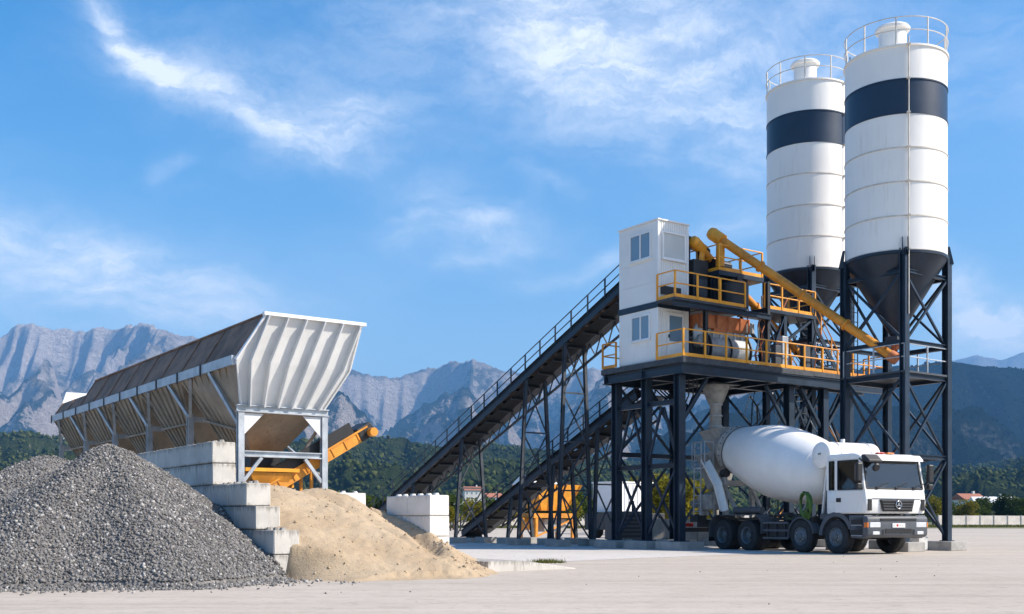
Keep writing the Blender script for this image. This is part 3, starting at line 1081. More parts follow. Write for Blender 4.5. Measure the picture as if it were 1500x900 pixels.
def sand_h(X, Y):
    u, v = uv(X, Y)
    h = -1.0
    for (cu, cv, H, sl, rn, sd) in ((1.35, 3.45, 1.80, 0.42, 0.6, 2), (2.5, 3.5, 1.74, 0.45, 0.45, 5), (0.9, 5.5, 1.6, 0.45, 0.6, 3), (2.75, 1.6, 1.02, 0.40, 0.5, 6)):
        hh = pile_h(u, v, cu, cv, H, sl, rn, sd)
        h = np.maximum(h, hh)
    h = h - 0.13 * np.clip(u - 3.0, 0, 9) * np.clip((h + .1) * 4, 0, 1)
    # a slipped gully with a crumbly bank towards the right wall
    gx = (u - 3.35) - 0.30 * np.sin(v * 1.1) - 0.1 * (v - 1.0)
    gm = np.exp(-(gx / 0.26) ** 2) * np.clip((v + 0.75) / 0.9, 0, 1) * np.clip((4.3 - v) / 1.2, 0, 1)
    h = h - 0.22 * gm + 0.11 * np.exp(-((gx - 0.42) / 0.22) ** 2) * np.clip((v + 0.75) / 0.9, 0, 1) * np.clip((4.0 - v) / 1.2, 0, 1) * np.clip(h * 3, 0, 1)
    g2_ = (u - 2.55) - 0.25 * np.sin(v * 1.4 + 1)
    h = h - 0.07 * np.exp(-(g2_ / 0.12) ** 2) * np.clip((v + 0.6) / 0.9, 0, 1) * np.clip((2.6 - v) / 1.2, 0, 1)
    bumpy = fbm(u * 7, v * 7, 4, 0.6, seed=8)
    h = h + np.where(h > 0.03, 0.045 * bumpy * (0.5 + np.exp(-((gx - 0.45) / 0.5) ** 2) * 1.6), 0)
    fr = np.clip(-v / 0.9, 0, 1)
    cut = np.clip((u - 0.2 - 0.25 * fr) / (0.12 + 1.1 * fr), 0, 1)
    cutr = np.where(v > 1.6, np.clip((4.36 - u) / 0.10, 0, 1), 1.0)
    cut = cut * cutr * np.clip((6.6 - v) / 0.4, 0, 1)
    return h * cut - 0.06 * (1 - cut)


us, vs_ = np.arange(0.0, 6.9, 0.045), np.arange(-2.6, 6.8, 0.045)
V_, U_ = np.meshgrid(vs_, us, indexing='ij')
X = W0.x + U_ * B_.x + V_ * A_.x
Y = W0.y + U_ * B_.y + V_ * A_.y
sp_ = link(bpy.data.objects.new('sand_pile', grid_mesh('sand_pile', X, Y, sand_h(X, Y), 'sand')))
tag(sp_, 'heap of pale yellow sand between two concrete block walls', 'sand pile')
n = 2600
uu, vv = rs.uniform(0.3, 5.6, n), rs.uniform(-1.3, 3.6, n)
Xc, Yc = W0.x + uu * B_.x + vv * A_.x, W0.y + uu * B_.y + vv * A_.y
Zc = sand_h(Xc, Yc)
k = (Zc > 0.0) & (rs.rand(n) < 0.25 + 0.75 * np.exp(-((uu - 3.85) / 0.45) ** 2))
Pn = np.stack([Xc[k], Yc[k], Zc[k]], -1)
cl = link(bpy.data.objects.new('sand_clods', stones_mesh('sand_clods', Pn, 0.008 + 0.035 * rs.rand(len(Pn)) ** 3, 'sand', rs)), sp_)
cl['kind'] = 'stuff'

# ================================================================== block walls
TH = 0.44          # block height
BW = 0.50          # block width


def block_mesh(L, lugs, mat, seed):
    """cast concrete block, chamfered, knobs on top when nothing sits on it"""
    rr = random.Random(seed)
    bm = bmesh.new()
    bmesh.ops.create_cube(bm, size=1)
    bmesh.ops.scale(bm, vec=(BW - 0.012, L - 0.012, TH - 0.010), verts=bm.verts)
    bmesh.ops.bevel(bm, geom=list(bm.edges), offset=0.016, segments=1, affect='EDGES')
    for v in bm.verts:
        v.co += Vector((rr.uniform(-.004, .004), rr.uniform(-.004, .004), rr.uniform(-.003, .003)))
    if lugs:
        for k in range(lugs):
            g = bmesh.ops.create_cone(bm, cap_ends=True, segments=8, radius1=0.075, radius2=0.05, depth=0.05)
            yy = (k + 0.5) / lugs * L - L / 2
            bmesh.ops.translate(bm, vec=(rr.uniform(-.02, .02), yy, TH / 2 + 0.02), verts=g['verts'])
    me = bpy.data.meshes.new('block')
    bm.to_mesh(me)
    bm.free()
    me.materials.append(M[mat])
    return me


_blk = {}


def block_wall(name, label, origin, rz, rows, mat, z0=0.0, length=0.95, capped=False):
    """rows = [(start, end)] per course, along local y"""
    t = thing(name, label, 'wall', (origin.x, origin.y, z0), rz)
    for i, (s0, s1) in enumerate(rows):
        n = max(1, round((s1 - s0) / length))
        L = (s1 - s0) / n
        for k in range(n):
            c0, c1 = s0 + k * L, s0 + (k + 1) * L
            mid = (c0 + c1) / 2
            covered = (i + 1 < len(rows)) and rows[i + 1][0] - 0.05 <= mid <= rows[i + 1][1] + 0.05
            lug = 0 if (covered or capped) else 3
            key = (round(L, 2), lug, mat, random.randrange(3))
            if key not in _blk:
                _blk[key] = block_mesh(L, lug, mat, len(_blk))
            o = inst('block', _blk[key], t, (BW / 2 + random.uniform(-.008, .008), mid, i * TH + TH / 2 + 0.004))
            o.rotation_euler = (0, 0, R(random.uniform(-.5, .5)))
            if i > 0:   # a line of dirt and mortar crumbs caught in the bed joint
                pass
    return t


block_wall('block_wall', 'stepped grey concrete block wall between gravel and sand', W0, ROT,
           [(0.0, 8.8), (0.0, 8.8), (0.86, 8.8), (1.32, 8.8), (3.1, 8.8), (3.1, 8.8)], 'concrete')
block_wall('block_wall', 'white concrete block wall on the right of the sand', W0 + B_ * 4.1 + A_ * 1.5, ROT,
           [(0.0, 4.8), (0.0, 4.8), (0.0, 4.8), (0.0, 1.9)], 'concrete_w', -0.17)
block_wall('block_wall', 'low white block wall standing behind the sand below the hopper', Vector((-6.35, 26.15, 0)) + B_ * 3.2, ROT + R(90),
           [(0.0, 3.2)] * 4, 'concrete_w', 0.0, 1.05)
block_wall('block_wall', 'white block wall seen beyond the back gravel heap', Vector((-14.2, 30.2, 0)) + B_ * 2.0, ROT + R(90),
           [(0.0, 4.0)] * 5, 'concrete_w', 0.0, 1.0)

# low slab with a step under the right wall
sl = MB()
c0 = Vector((-0.49, 22.4, 0))
L0, L1 = 5.2, 2.3
pts = [c0, c0 + B_ * L1, c0 + B_ * L1 + A_ * L0, c0 + A_ * L0]
bot = [p + Vector((0, 0, -0.05)) for p in pts]
top = [pts[0] + Vector((0, 0, 0.21)), pts[1] + Vector((0, 0, 0.03)), pts[2] + Vector((0, 0, 0.03)), pts[3] + Vector((0, 0, 0.21))]
# the part that carries the wall stays level, the rest ramps down
m0, m3 = c0 + B_ * 0.9, c0 + B_ * 0.9 + A_ * L0
V8 = [c0, m0, m3, pts[3]]
sl.prism([p + Vector((0, 0, -0.05)) for p in V8], (0, 0, 0.26))
sl.add([m0 + Vector((0, 0, -0.05)), pts[1] + Vector((0, 0, -0.05)), pts[2] + Vector((0, 0, -0.05)), m3 + Vector((0, 0, -0.05)),
        m0 + Vector((0, 0, 0.207)), pts[1] + Vector((0, 0, 0.02)), pts[2] + Vector((0, 0, 0.02)), m3 + Vector((0, 0, 0.207))],
       [(3, 2, 1, 0), (4, 5, 6, 7), (0, 1, 5, 4), (1, 2, 6, 5), (2, 3, 7, 6), (3, 0, 4, 7)])
so = sl.build('concrete_slab', 'concrete', bevel=0.012)
tag(so, 'low concrete slab ramping down beside the white block wall', 'slab')
# ================================================================== aggregate hopper
def build_hopper():
    t = thing('aggregate_hopper', 'long elevated steel aggregate hopper with ribbed pale end plate and rusty brown side sheets', 'hopper', (-7.46, 30.0, 0), ROT)
    BAY, NB = 4.1, 5
    Lh = BAY * NB
    zb, zm, zt = 4.25, 5.40, 6.62
    # --- end plate: lower and upper sheet, leaning outwards, with upright ribs
    lo = [(0.0, 0.0, zb), (2.5, 0.0, zb), (3.08, -0.45, zm - 0.05), (-0.30, -0.45, zm)]
    up = [(-0.30, -0.45, zm), (3.08, -0.45, zm - 0.05), (3.25, -0.86, zt), (0.375, -0.86, zt)]
    mb = MB().sheet(lo, 0.02).sheet(up, 0.02)
    ep = mb.build('end_plate', 'hop_plate', t)
    for k in range(6):
        f0 = 0.085 + k * 0.166
        b0 = Vector(lo[0]).lerp(Vector(lo[1]), f0)
        f1 = 0.11 + k * 0.163
        m0 = Vector(lo[3]).lerp(Vector(lo[2]), f1)
        t0 = Vector(up[3]).lerp(Vector(up[2]), 0.02 + k * 0.19)
        off = Vector((0, -0.10, -0.03))
        rb = MB()
        rb.beam(b0 + off, m0 + off, 0.035, 0.22, (0, -1, 0))
        rb.beam(m0 + off, t0 + off, 0.035, 0.22, (0, -1, 0))
        rb.build('rib', 'hop_plate', ep)
    bar('rim', (0.30, -0.90, zt + 0.02), (3.36, -0.90, zt + 0.02), 0.16, 0.09, 'white', ep)
    bar('corner_flange', (-0.30, -0.47, zm), (0.375, -0.88, zt), 0.05, 0.12, 'white', ep, (0, -1, 0))
    bar('corner_flange', (0.0, -0.03, zb), (-0.30, -0.47, zm - 0.02), 0.04, 0.10, 'hop_plate', ep, (0, -1, 0))
    bar('corner_flange', (2.5, -0.03, zb), (3.08, -0.47, zm - 0.06), 0.04, 0.10, 'hop_plate', ep, (0, -1, 0))
    bar('corner_flange', (3.08, -0.47, zm - 0.05), (3.25, -0.88, zt), 0.04, 0.10, 'hop_plate', ep, (0, -1, 0))
    # --- rusty upper sheets on the loading side and fascia pieces below them
    n = 10
    w_ = Lh / n
    for k in range(n):
        y0, y1 = k * w_ - (0.40 if k == 0 else 0), (k + 1) * w_
        last = k >= n - 2
        zt_ = zt - (0.55 if last else 0.0)
        xt = 0.375 - (0.31 if last else 0.0)
        ye = -0.80 if k == 0 else y0
        jig = random.uniform(-.012, .012)
        mb = MB().sheet([(-0.30 + jig, y0 + 0.012, zm + 0.08), (-0.30 + jig, y1 - 0.012, zm + 0.08), (xt + jig, y1 - 0.012, zt_), (xt + jig, ye + 0.012, zt_)], 0.016)
        sh = mb.build('rusty_sheet', 'hop_rust', t)
        MB().beam((-0.325 + jig, y1, zm + 0.09), (xt - 0.025 + jig, y1, zt_), 0.05, 0.035, (-1, 0, 0.5)).build('stiffener', 'hop_rust', sh)
        MB().bx(-0.40, -0.31, y0 + 0.01, y1 - 0.01, zm - 0.14, zm + 0.12).build('fascia', 'galv', t)
        MB().bx(-0.425, -0.405, y1 - 0.05, y1 + 0.05, zm - 0.20, zm + 0.14).build('joint_plate', 'darksteel', t)
    # opposite long side, top rails
    MB().sheet([(3.08, -0.40, zm), (3.08, Lh, zm), (3.25, Lh, zt), (3.25, -0.80, zt)], 0.016).build('back_sheet', 'hop_side', t)
    bar('top_rail', (0.36, -0.8, zt + 0.02), (0.36, Lh - 2 * w_, zt + 0.02), 0.06, 0.05, 'hop_rust', t)
    bar('top_rail', (3.25, -0.8, zt + 0.03), (3.25, Lh, zt + 0.03), 0.07, 0.05, 'galv', t)
    MB().sheet([(-0.2, Lh + 0.02, zm), (3.08, Lh + 0.02, zm), (3.25, Lh + 0.05, zt - 0.05), (0.2, Lh + 0.05, zt - 0.05)], 0.02).build('far_end_plate', 'white', t)
    MB().sheet([(-0.2, Lh - 2 * w_, zm + 0.05), (3.08, Lh - 2 * w_, zm + 0.05), (3.2, Lh - 2 * w_, zt - 0.01), (0.38, Lh - 2 * w_, zt - 0.01)], 0.02).build('partition', 'hop_rust', t)
    # --- one funnel for each bay
    xl, xr, bl, br, zl = -0.30, 3.08, 0.85, 1.65, 2.95
    for k in range(NB):
        y0, y1 = k * BAY + 0.02, (k + 1) * BAY - 0.02
        ym0, ym1 = (y0 + y1) / 2 - 0.75, (y0 + y1) / 2 + 0.75
        ztop = zm - 0.13
        fn = MB()
        T4 = [(xl, y0, ztop), (xr, y0, ztop), (xr, y1, ztop), (xl, y1, ztop)]
        if k == 0:
            T4[0], T4[1] = (0.0, 0.03, zb - 0.02), (2.5, 0.03, zb - 0.02)
        B4 = [(bl, ym0, zl), (br, ym0, zl), (br, ym1, zl), (bl, ym1, zl)]
        for i in range(4):
            j = (i + 1) % 4
            if k == 0 and i in (1, 3):
                a_, b_ = (T4[1], T4[2]) if i == 1 else (T4[3], T4[0])
                fn.sheet([T4[i], T4[j], B4[j]], 0.012).sheet([T4[i], B4[j], B4[i]], 0.012)
                if i == 3:
                    fn.sheet([(xl, 0.0, ztop), T4[3], (0.0, 0.03, zb - 0.02)], 0.012)
                    fn.sheet([(xl, -0.42, ztop), (xl, 0.0, ztop), (0.0, 0.03, zb - 0.02)], 0.012)
            else:
                fn.sheet([T4[i], T4[j], B4[j], B4[i]], 0.012)
        fo = fn.build('funnel', 'hop_side', t)
        # ribs down the loading side, and a girt across them
        for q in range(8):
            f = (q + 0.5) / 8
            p0 = Vector((xl, y0, ztop)).lerp(Vector((xl, y1, ztop)), f)
            p1 = Vector(B4[0]).lerp(Vector(B4[3]), f)
            nrm = Vector((-0.9, 0, -0.42)) * 0.035
            MB().beam(p0 + nrm, p1 + nrm, 0.045, 0.06, (-0.9, 0, -0.42)).build('rib', 'hop_side', fo)
        pg0, pg1 = Vector(T4[0]).lerp(Vector(B4[0]), 0.5), Vector(T4[3]).lerp(Vector(B4[3]), 0.5)
        MB().beam(pg0 + Vector((-.07, 0, -.04)), pg1 + Vector((-.07, 0, -.04)), 0.06, 0.06).build('girt', 'hop_side', fo)
        # gate box
        MB().bx(bl - 0.06, br + 0.06, ym0 - 0.05, ym1 + 0.05, zl - 0.42, zl - 0.02).build('gate_box', 'darksteel', t)
        MB().tube((bl - 0.35, (y0 + y1) / 2, zl - 0.2), (bl - 0.02, (y0 + y1) / 2, zl - 0.2), 0.06, 10).build('gate_cylinder', 'galv', t, smooth=50)
    # --- legs, struts
    for k in range(NB + 1):
        y = k * BAY
        for x in (0.0, 2.5):
            isec('leg', (x, y, 0.0), (x, y, zb - 0.22 if k == 0 else 4.30), 0.17, 0.17, 'galv', t, (0, 1, 0), 0.03)
            MB().bx(x - 0.25, x + 0.25, y - 0.25, y + 0.25, 0.0, 0.12).build('base_plate', 'concrete_d', t)
        if k > 0:
            for (dy, ex) in ((-1.05, 0), (0.95, 0)):
                if 0 < y + dy < Lh:
                    bar('strut', (-0.02, y + math.copysign(0.05, dy), 4.22), (-0.36, y + dy, zm - 0.15), 0.09, 0.09, 'galv', t)
            bar('cross_beam', (0.1, y, 4.15), (2.4, y, 4.15), 0.12, 0.16, 'galv', t)
            bar('cross_beam', (0.1, y, 2.2), (2.4, y, 2.2), 0.10, 0.12, 'galv', t)
        if k < NB:
            bar('long_beam', (0.0, y + 0.1, 2.0), (0.0, y + BAY - 0.1, 2.0), 0.08, 0.12, 'galv', t)
    bar('strut', (-0.36, 2.05 - 0.6, zm - 0.15), (-0.01, 0.09, 3.7), 0.09, 0.09, 'galv', t)
    # --- end frame
    isec('end_beam', (-0.12, -0.02, zb - 0.11), (2.62, -0.02, zb - 0.11), 0.18, 0.20, 'galv', t, (0, 0, 1), 0.03)
    isec('end_beam', (0.10, 0.0, 2.90), (2.40, 0.0, 2.90), 0.15, 0.17, 'galv', t, (0, 0, 1), 0.03)
    zg = zb - 0.235
    MB().sheet([(0.09, -0.02, zg), (0.66, -0.02, zg), (0.09, -0.02, zg - 0.60)], 0.025).build('gusset', 'hop_plate', t)
    MB().sheet([(2.41, -0.02, zg), (1.84, -0.02, zg), (2.41, -0.02, zg - 0.60)], 0.025).build('gusset', 'hop_plate', t)
    bar('knee_brace', (0.08, -0.02, 2.15), (0.60, -0.02, 2.80), 0.09, 0.09, 'galv', t)
    bar('knee_brace', (2.42, -0.02, 2.15), (1.90, -0.02, 2.80), 0.09, 0.09, 'galv', t)
    bar('side_brace', (2.5, 0.10, 2.3), (2.5, BAY - 0.1, 3.9), 0.07, 0.07, 'galv', t)
    bar('side_brace', (2.5, 0.10, 3.9), (2.5, 1.4, 3.1), 0.07, 0.07, 'galv', t)
    bar('side_brace', (0.0, 0.10, 2.1), (0.0, 1.6, 2.95), 0.07, 0.07, 'galv', t)
    # collecting belt below the gates
    bar('collecting_belt', (1.25, 0.4, 2.12), (1.25, Lh, 2.12), 0.8, 0.10, 'belt', t)
    for x in (0.82, 1.68):
        bar('belt_frame', (x, 0.3, 2.1), (x, Lh, 2.1), 0.06, 0.22, 'yellow', t)
    return t


build_hopper()


def build_feeder():
    base = Vector((-7.46, 30.0, 0)) + B_ * 0.9 + A_ * 0.55
    t = thing('discharge_conveyor', 'short yellow discharge conveyor with black belt rising from under the hopper', 'conveyor', base, ROT)
    p0, p1 = Vector((-0.75, 0, 1.45)), Vector((3.15, 0, 3.72))
    d = (p1 - p0).normalized()
    upv = Vector((0, -1, 0)).cross(d) * -1
    upv = Vector((-d.z, 0, d.x))
    for y in (-0.36, 0.36):
        o = Vector((0, y, 0))
        mb = MB().beam(p0 + o, p1 + o, 0.05, 0.34, upv)
        mb.beam(p0 + o + upv * 0.15 + Vector((0, math.copysign(.04, y), 0)), p1 + o + upv * 0.15 + Vector((0, math.copysign(.04, y), 0)), 0.05, 0.05, upv)
        sf = mb.build('side_frame', 'yellow_worn', t)
        for k in range(9):
            q = p0.lerp(p1, (k + 0.6) / 9.5) + o + Vector((0, math.copysign(.035, y), 0))
            MB().beam(q - upv * 0.14, q + upv * 0.12, 0.03, 0.03, d).build('stiffener', 'yellow_worn', sf)
    MB().beam(p0 + upv * 0.02, p1 + upv * 0.02, 0.66, 0.05, upv).build('belt', 'belt', t)
    MB().beam(p0 + upv * 0.33 + Vector((0, -.33, 0)) + d * .2, p1 + upv * 0.33 + Vector((0, -.33, 0)) - d * .45, 0.05, 0.36, upv).build('skirt_board', 'black', t)
    MB().tube(p1 + Vector((0, -.42, 0)), p1 + Vector((0, .42, 0)), 0.17, 20).build('head_drum', 'darksteel', t, smooth=40)
    hd = MB().beam(p1 - d * 0.38 + upv * .02, p1 + d * 0.16 + upv * .02, 0.82, 0.42, upv).build('head_hood', 'black', t, bevel=0.04)
    MB().tube(p1 + Vector((0, -.66, 0)) - upv * .05, p1 + Vector((0, -.43, 0)) - upv * .05, 0.13, 14).build('drive_motor', 'yellow_worn', t, smooth=40)
    MB().bx(-0.75, 0.85, -0.55, 0.75, 2.42, 2.52).build('feed_frame', 'yellow', t)
    MB().add([(-.6, -.5, 2.4), (.7, -.5, 2.4), (.7, .6, 2.4), (-.6, .6, 2.4), (-.35, -.3, 1.95), (.5, -.3, 1.95), (.5, .4, 1.95), (-.35, .4, 1.95)],
             [(0, 1, 5, 4), (1, 2, 6, 5), (2, 3, 7, 6), (3, 0, 4, 7), (4, 5, 6, 7)]).build('feed_hopper', 'yellow_worn', t)
    MB().bx(-0.70, 0.0, -0.6, 0.5, 1.2, 1.9).build('drive_housing', 'truck_dark', t, bevel=0.05)
    for (x, z) in ((-0.5, 1.2), (1.3, 2.5)):
        for y in (-.36, .36):
            bar('stand', (x, y, 0.0), (x, y, z), 0.08, 0.08, 'yellow_worn', t)
    return t


build_feeder()


# ================================================================== belt conveyors
def build_conveyor(label, b, a0, z0, a1, z1, trestles, width=1.0, truss=True):
    """from (a0, z0) down to (a1, z1) in plant coordinates"""
    base = plant(b, a1)
    t = thing('belt_conveyor', label, 'conveyor', base, ROT)
    p0, p1 = Vector((0, a0 - a1, z0)), Vector((0, 0, z1))
    d = (p1 - p0).normalized()
    upv = Vector((0, -d.z, d.y))
    L = (p1 - p0).length
    hw = width / 2
    for s in (-1, 1):
        o = Vector((s * hw, 0, 0))
        mb = MB().hsec(p0 + o, p1 + o, 0.10, 0.30, 0.02, upv)
        mb.build('stringer', 'navy', t)
        guardrail_slope(t, p0 + o * 1.12 + upv * 0.15, p1 + o * 1.12 + upv * 0.15)
    # belt: trough of three strips
    mb = MB()
    c = upv * 0.12
    for (x0, h0, x1, h1) in ((-hw * .85, .22, -hw * .35, .08), (-hw * .35, .08, hw * .35, .08), (hw * .35, .08, hw * .85, .22)):
        a_, b_ = Vector((x0, 0, 0)) + upv * h0 + c, Vector((x1, 0, 0)) + upv * h1 + c
        mb.sheet([p0 + a_, p0 + b_, p1 + b_, p1 + a_], 0.02)
    mb.build('belt', 'belt', t)
    MB().beam(p0 - upv * 0.22, p1 - upv * 0.22, width * .72, 0.018, upv).build('return_belt', 'belt', t)
    # plates and cross members underneath
    n = int(L / 1.05)
    me = MB().bx(-hw + 0.05, hw - 0.05, -0.045, 0.045, -0.05, 0.05).mesh('cross_member', 'rusty_under')
    pan = MB().bx(-hw + 0.06, hw - 0.06, -0.38, 0.38, -0.006, 0.006).mesh('pan_sheet', 'rusty_under')
    ang = math.atan2(d.z, d.y)
    roll = MB().tube((-hw * .8, 0, 0), (hw * .8, 0, 0), 0.055, 8).mesh('idler_roller', 'darksteel', 50)
    for k in range(n):
        q = p0.lerp(p1, (k + 0.5) / n)
        inst('cross_member', me, t, q - upv * 0.11, (ang, 0, 0))
        inst('pan_sheet', pan, t, q - upv * 0.035 + d * 0.5, (ang, 0, 0))
        inst('idler_roller', roll, t, q - upv * 0.285 + d * 0.25, (ang, 0, 0))
    # walkway board on the far side
    MB().beam(p0 + Vector((hw + .35, 0, 0)) + upv * .02, p1 + Vector((hw + .35, 0, 0)) + upv * .02, 0.55, 0.04, upv).build('walkway', 'grate', t)
    # lattice girder below the far stringer
    if truss:
        o = Vector((hw + 0.15, 0, 0))
        q0, q1 = p0 + o - Vector((0, 0, 0.95)), p0.lerp(p1, 0.86) + o - Vector((0, 0, 0.45))
        bar('bottom_chord', q0, q1, 0.08, 0.08, 'navy_dust', t)
        m_ = int((q1 - q0).length / 0.85)
        for k in range(m_):
            lo_ = q0.lerp(q1, k / m_)
            lo2 = q0.lerp(q1, (k + 1) / m_)
            u_ = p0.lerp(p0.lerp(p1, 0.86), (k + 0.5) / m_) + o - Vector((0, 0, 0.16))
            MB().beam(lo_, u_, 0.04, 0.04).beam(u_, lo2, 0.04, 0.04).build('lattice_bar', 'navy_dust', t)
    # trestles
    for (a, spread) in trestles:
        y = a - a1
        f = (a - a0) / (a1 - a0)
        z = z0 + (z1 - z0) * f - 0.17
        feet = []
        for s in (-1, 1):
            top_ = Vector((s * hw, y, z))
            bot_ = Vector((s * (hw + spread), y, 0.28))
            isec('leg', bot_, top_, 0.13, 0.13, 'navy_dust', t, (0, 1, 0), 0.02)
            MB().bx(bot_.x - .38, bot_.x + .38, y - .38, y + .38, 0.0, 0.28).build('footing', 'concrete_d', t, bevel=0.02)
            feet.append((bot_, top_))
        nz = max(1, int(z / 2.0))
        for k in range(nz):
            f0, f1 = k / nz, (k + 1) / nz
            l0, l1 = feet[0][0].lerp(feet[0][1], f0), feet[0][0].lerp(feet[0][1], f1)
            r0, r1 = feet[1][0].lerp(feet[1][1], f0), feet[1][0].lerp(feet[1][1], f1)
            bar('brace', l0, r1, 0.05, 0.05, 'navy_dust', t)
            bar('brace', r0 + Vector((0, .055, 0)), l1 + Vector((0, .055, 0)), 0.05, 0.05, 'navy_dust', t)
            bar('tie', l1 + Vector((0, -.06, 0)), r1 + Vector((0, -.06, 0)), 0.06, 0.06, 'navy_dust', t)
    # tail end
    MB().tube(p1 + Vector((-hw, -.1, .05)), p1 + Vector((hw, -.1, .05)), 0.2, 16).build('tail_drum', 'darksteel', t, smooth=40)
    MB().bx(-0.8, 0.8, -1.2, 0.5, 0.0, 0.22).build('footing', 'concrete_d', t, bevel=0.02)
    return t


def guardrail_slope(parent, p0, p1, h=0.72):
    L = (p1 - p0).length
    mb = MB()
    Z = Vector((0, 0, 1))
    for zz in (h, h * .5):
        mb.tube(p0 + Z * zz, p1 + Z * zz, 0.022, 6)
    g = mb.build('handrail', 'navy', parent, smooth=50)
    key = ('slope', h)
    if key not in _post_cache:
        _post_cache[key] = MB().bx(-.025, .025, -.025, .025, -0.02, h).mesh('post', 'navy')
    n = int(L / 1.15)
    for k in range(n + 1):
        inst('post', _post_cache[key], g, p0.lerp(p1, k / n))
    return g


build_conveyor('upper dark steel belt conveyor climbing steeply to the white cabin on the tower', 0.75, 3.5, 10.05, 24.6, 0.85,
               [(7.2, 0.35), (9.9, 0.4), (15.0, 0.35), (19.5, 0.25)])
build_conveyor('lower dark steel belt conveyor ending below the mixing deck of the tower', 2.3, 4.6, 6.05, 17.4, 0.42,
               [(7.0, 0.2), (10.0, 0.25), (13.2, 0.2)], 1.0, True)


# ================================================================== mixing tower
def build_tower():
    t = thing('mixing_tower', 'dark steel mixing tower with yellow railed decks above the mixer truck', 'tower', P0, ROT)
    DZ = 6.87
    cols = [(0.35, 0.65), (0.35, 2.4), (0.35, 4.1), (3.4, 4.1), (6.2, 0.65), (6.2, 4.1), (8.0, 0.45)]
    for (x, y) in cols:
        isec('column', (x, y, 0.32), (x, y, 6.28), 0.30, 0.30, 'navy', t, (0, 1, 0), 0.035)
        ft = MB().bx(x - .62, x + .62, y - .62, y + .62, 0.0, 0.30).build('footing', 'concrete_d', t, bevel=0.03)
        MB().bx(x - .25, x + .25, y - .25, y + .25, 0.302, 0.335).build('base_plate', 'navy', ft)
    # deck frame
    for (p, q) in (((-.1, 0.08), (11.3, 0.08)), ((-.1, 4.32), (6.8, 4.32)), ((-.1, 2.2), (6.8, 2.2))):
        isec('deck_beam', (p[0], p[1], 6.45), (q[0], q[1], 6.45), 0.20, 0.36, 'navy', t, (0, 0, 1), 0.03)
    for x in (0.02, 1.75, 3.4, 5.0, 6.6):
        isec('cross_beam', (x, 0.20, 6.44), (x, 4.21, 6.44), 0.16, 0.30, 'navy', t, (0, 0, 1), 0.03)
    isec('deck_beam', (6.9, 1.02, 6.45), (11.3, 1.02, 6.45), 0.16, 0.30, 'navy', t, (0, 0, 1), 0.03)
    MB().bx(-0.15, 6.85, -0.04, 4.45, 6.64, DZ - 0.03).build('deck_plate', 'grate', t, bevel=0.01)
    MB().bx(6.855, 11.4, -0.04, 1.12, 6.66, DZ - 0.03).build('deck_plate', 'grate', t, bevel=0.01)
    # horizontal ties and bracing on the side that faces the conveyors
    for (c0_, c1_) in (((0.35, 0.65), (0.35, 2.4)), ((0.35, 2.4), (0.35, 4.1))):
        for z in (3.05, 5.35):
            isec('tie_beam', (c0_[0], c0_[1] + .16, z), (c1_[0], c1_[1] - .16, z), 0.14, 0.18, 'navy', t)
        y0, y1 = c0_[1] + .16, c1_[1] - .16
        ym = (y0 + y1) / 2
        for (ya, za, yb, zb) in ((y0, 0.55, y1, 2.9), (y1, 0.55, y0, 2.9), (y0, 3.2, ym, 5.2), (y1, 3.2, ym, 5.2)):
            bar('brace', (0.35 + (0.05 if ya == y0 else -0.05), ya, za), (0.35 + (0.05 if ya == y0 else -0.05), yb, zb), 0.08, 0.08, 'navy', t)
    # knee braces below the deck
    for (x, y, dx, dy) in ((0.35, 0.65, 1, 0), (6.2, 0.65, -1, 0), (6.2, 0.65, 1, 0), (3.4, 4.1, 1, 0), (3.4, 4.1, -1, 0), (8.0, 0.45, 1, 0), (8.0, .45, -1, 0)):
        bar('knee_brace', (x + dx * .16, y, 4.75), (x + dx * 1.35, y, 6.24), 0.12, 0.12, 'navy', t)
    for (xa, xb) in ((0.51, 3.24), (3.56, 6.04)):
        isec('tie_beam', (xa, 4.1, 3.6), (xb, 4.1, 3.6), 0.14, 0.18, 'navy', t)
        bar('brace', (xa, 4.06, 0.6), (xb, 4.06, 3.5), 0.08, 0.08, 'navy', t)
        bar('brace', (xb, 4.14, 0.6), (xa, 4.14, 3.5), 0.08, 0.08, 'navy', t)
        bar('brace', (xa, 4.06, 3.75), (xb, 4.06, 6.2), 0.08, 0.08, 'navy', t)
        bar('brace', (xb, 4.14, 3.75), (xa, 4.14, 6.2), 0.08, 0.08, 'navy', t)
    for z0_, z1_ in ((0.6, 3.0), (3.2, 6.2)):
        bar('brace', (6.16, 0.82, z0_), (6.16, 3.94, z1_), 0.08, 0.08, 'navy', t)
        bar('brace', (6.24, 3.94, z0_), (6.24, 0.82, z1_), 0.08, 0.08, 'navy', t)
    isec('tie_beam', (6.2, 0.81, 3.1), (6.2, 3.94, 3.1), 0.14, 0.18, 'navy', t)
    bar('brace', (6.36, 0.6, 3.3), (7.84, 0.5, 6.1), 0.07, 0.07, 'navy', t)
    bar('brace', (6.36, 0.66, 6.1), (7.84, 0.56, 3.3), 0.07, 0.07, 'navy', t)
    bar('tie_beam', (6.36, .63, 3.2), (7.84, .5, 3.2), 0.12, 0.14, 'navy', t)
    bar('brace', (6.36, 0.6, 0.6), (7.84, 0.5, 3.05), 0.07, 0.07, 'navy', t)
    # guard rails of the main deck
    guardrail(t, [(-0.10, 1.36, DZ), (-0.10, 0.0, DZ), (7.4, 0.0, DZ)], 0.95)
    guardrail(t, [(7.4, 0.03, DZ), (9.3, 0.03, DZ), (11.35, 0.03, DZ), (11.35, 1.05, DZ)], 0.95, 'yellow_worn')
    guardrail(t, [(-0.10, 3.62, DZ), (-0.10, 4.4, DZ), (0.9, 4.4, DZ)], 0.95, 'yellow_worn')
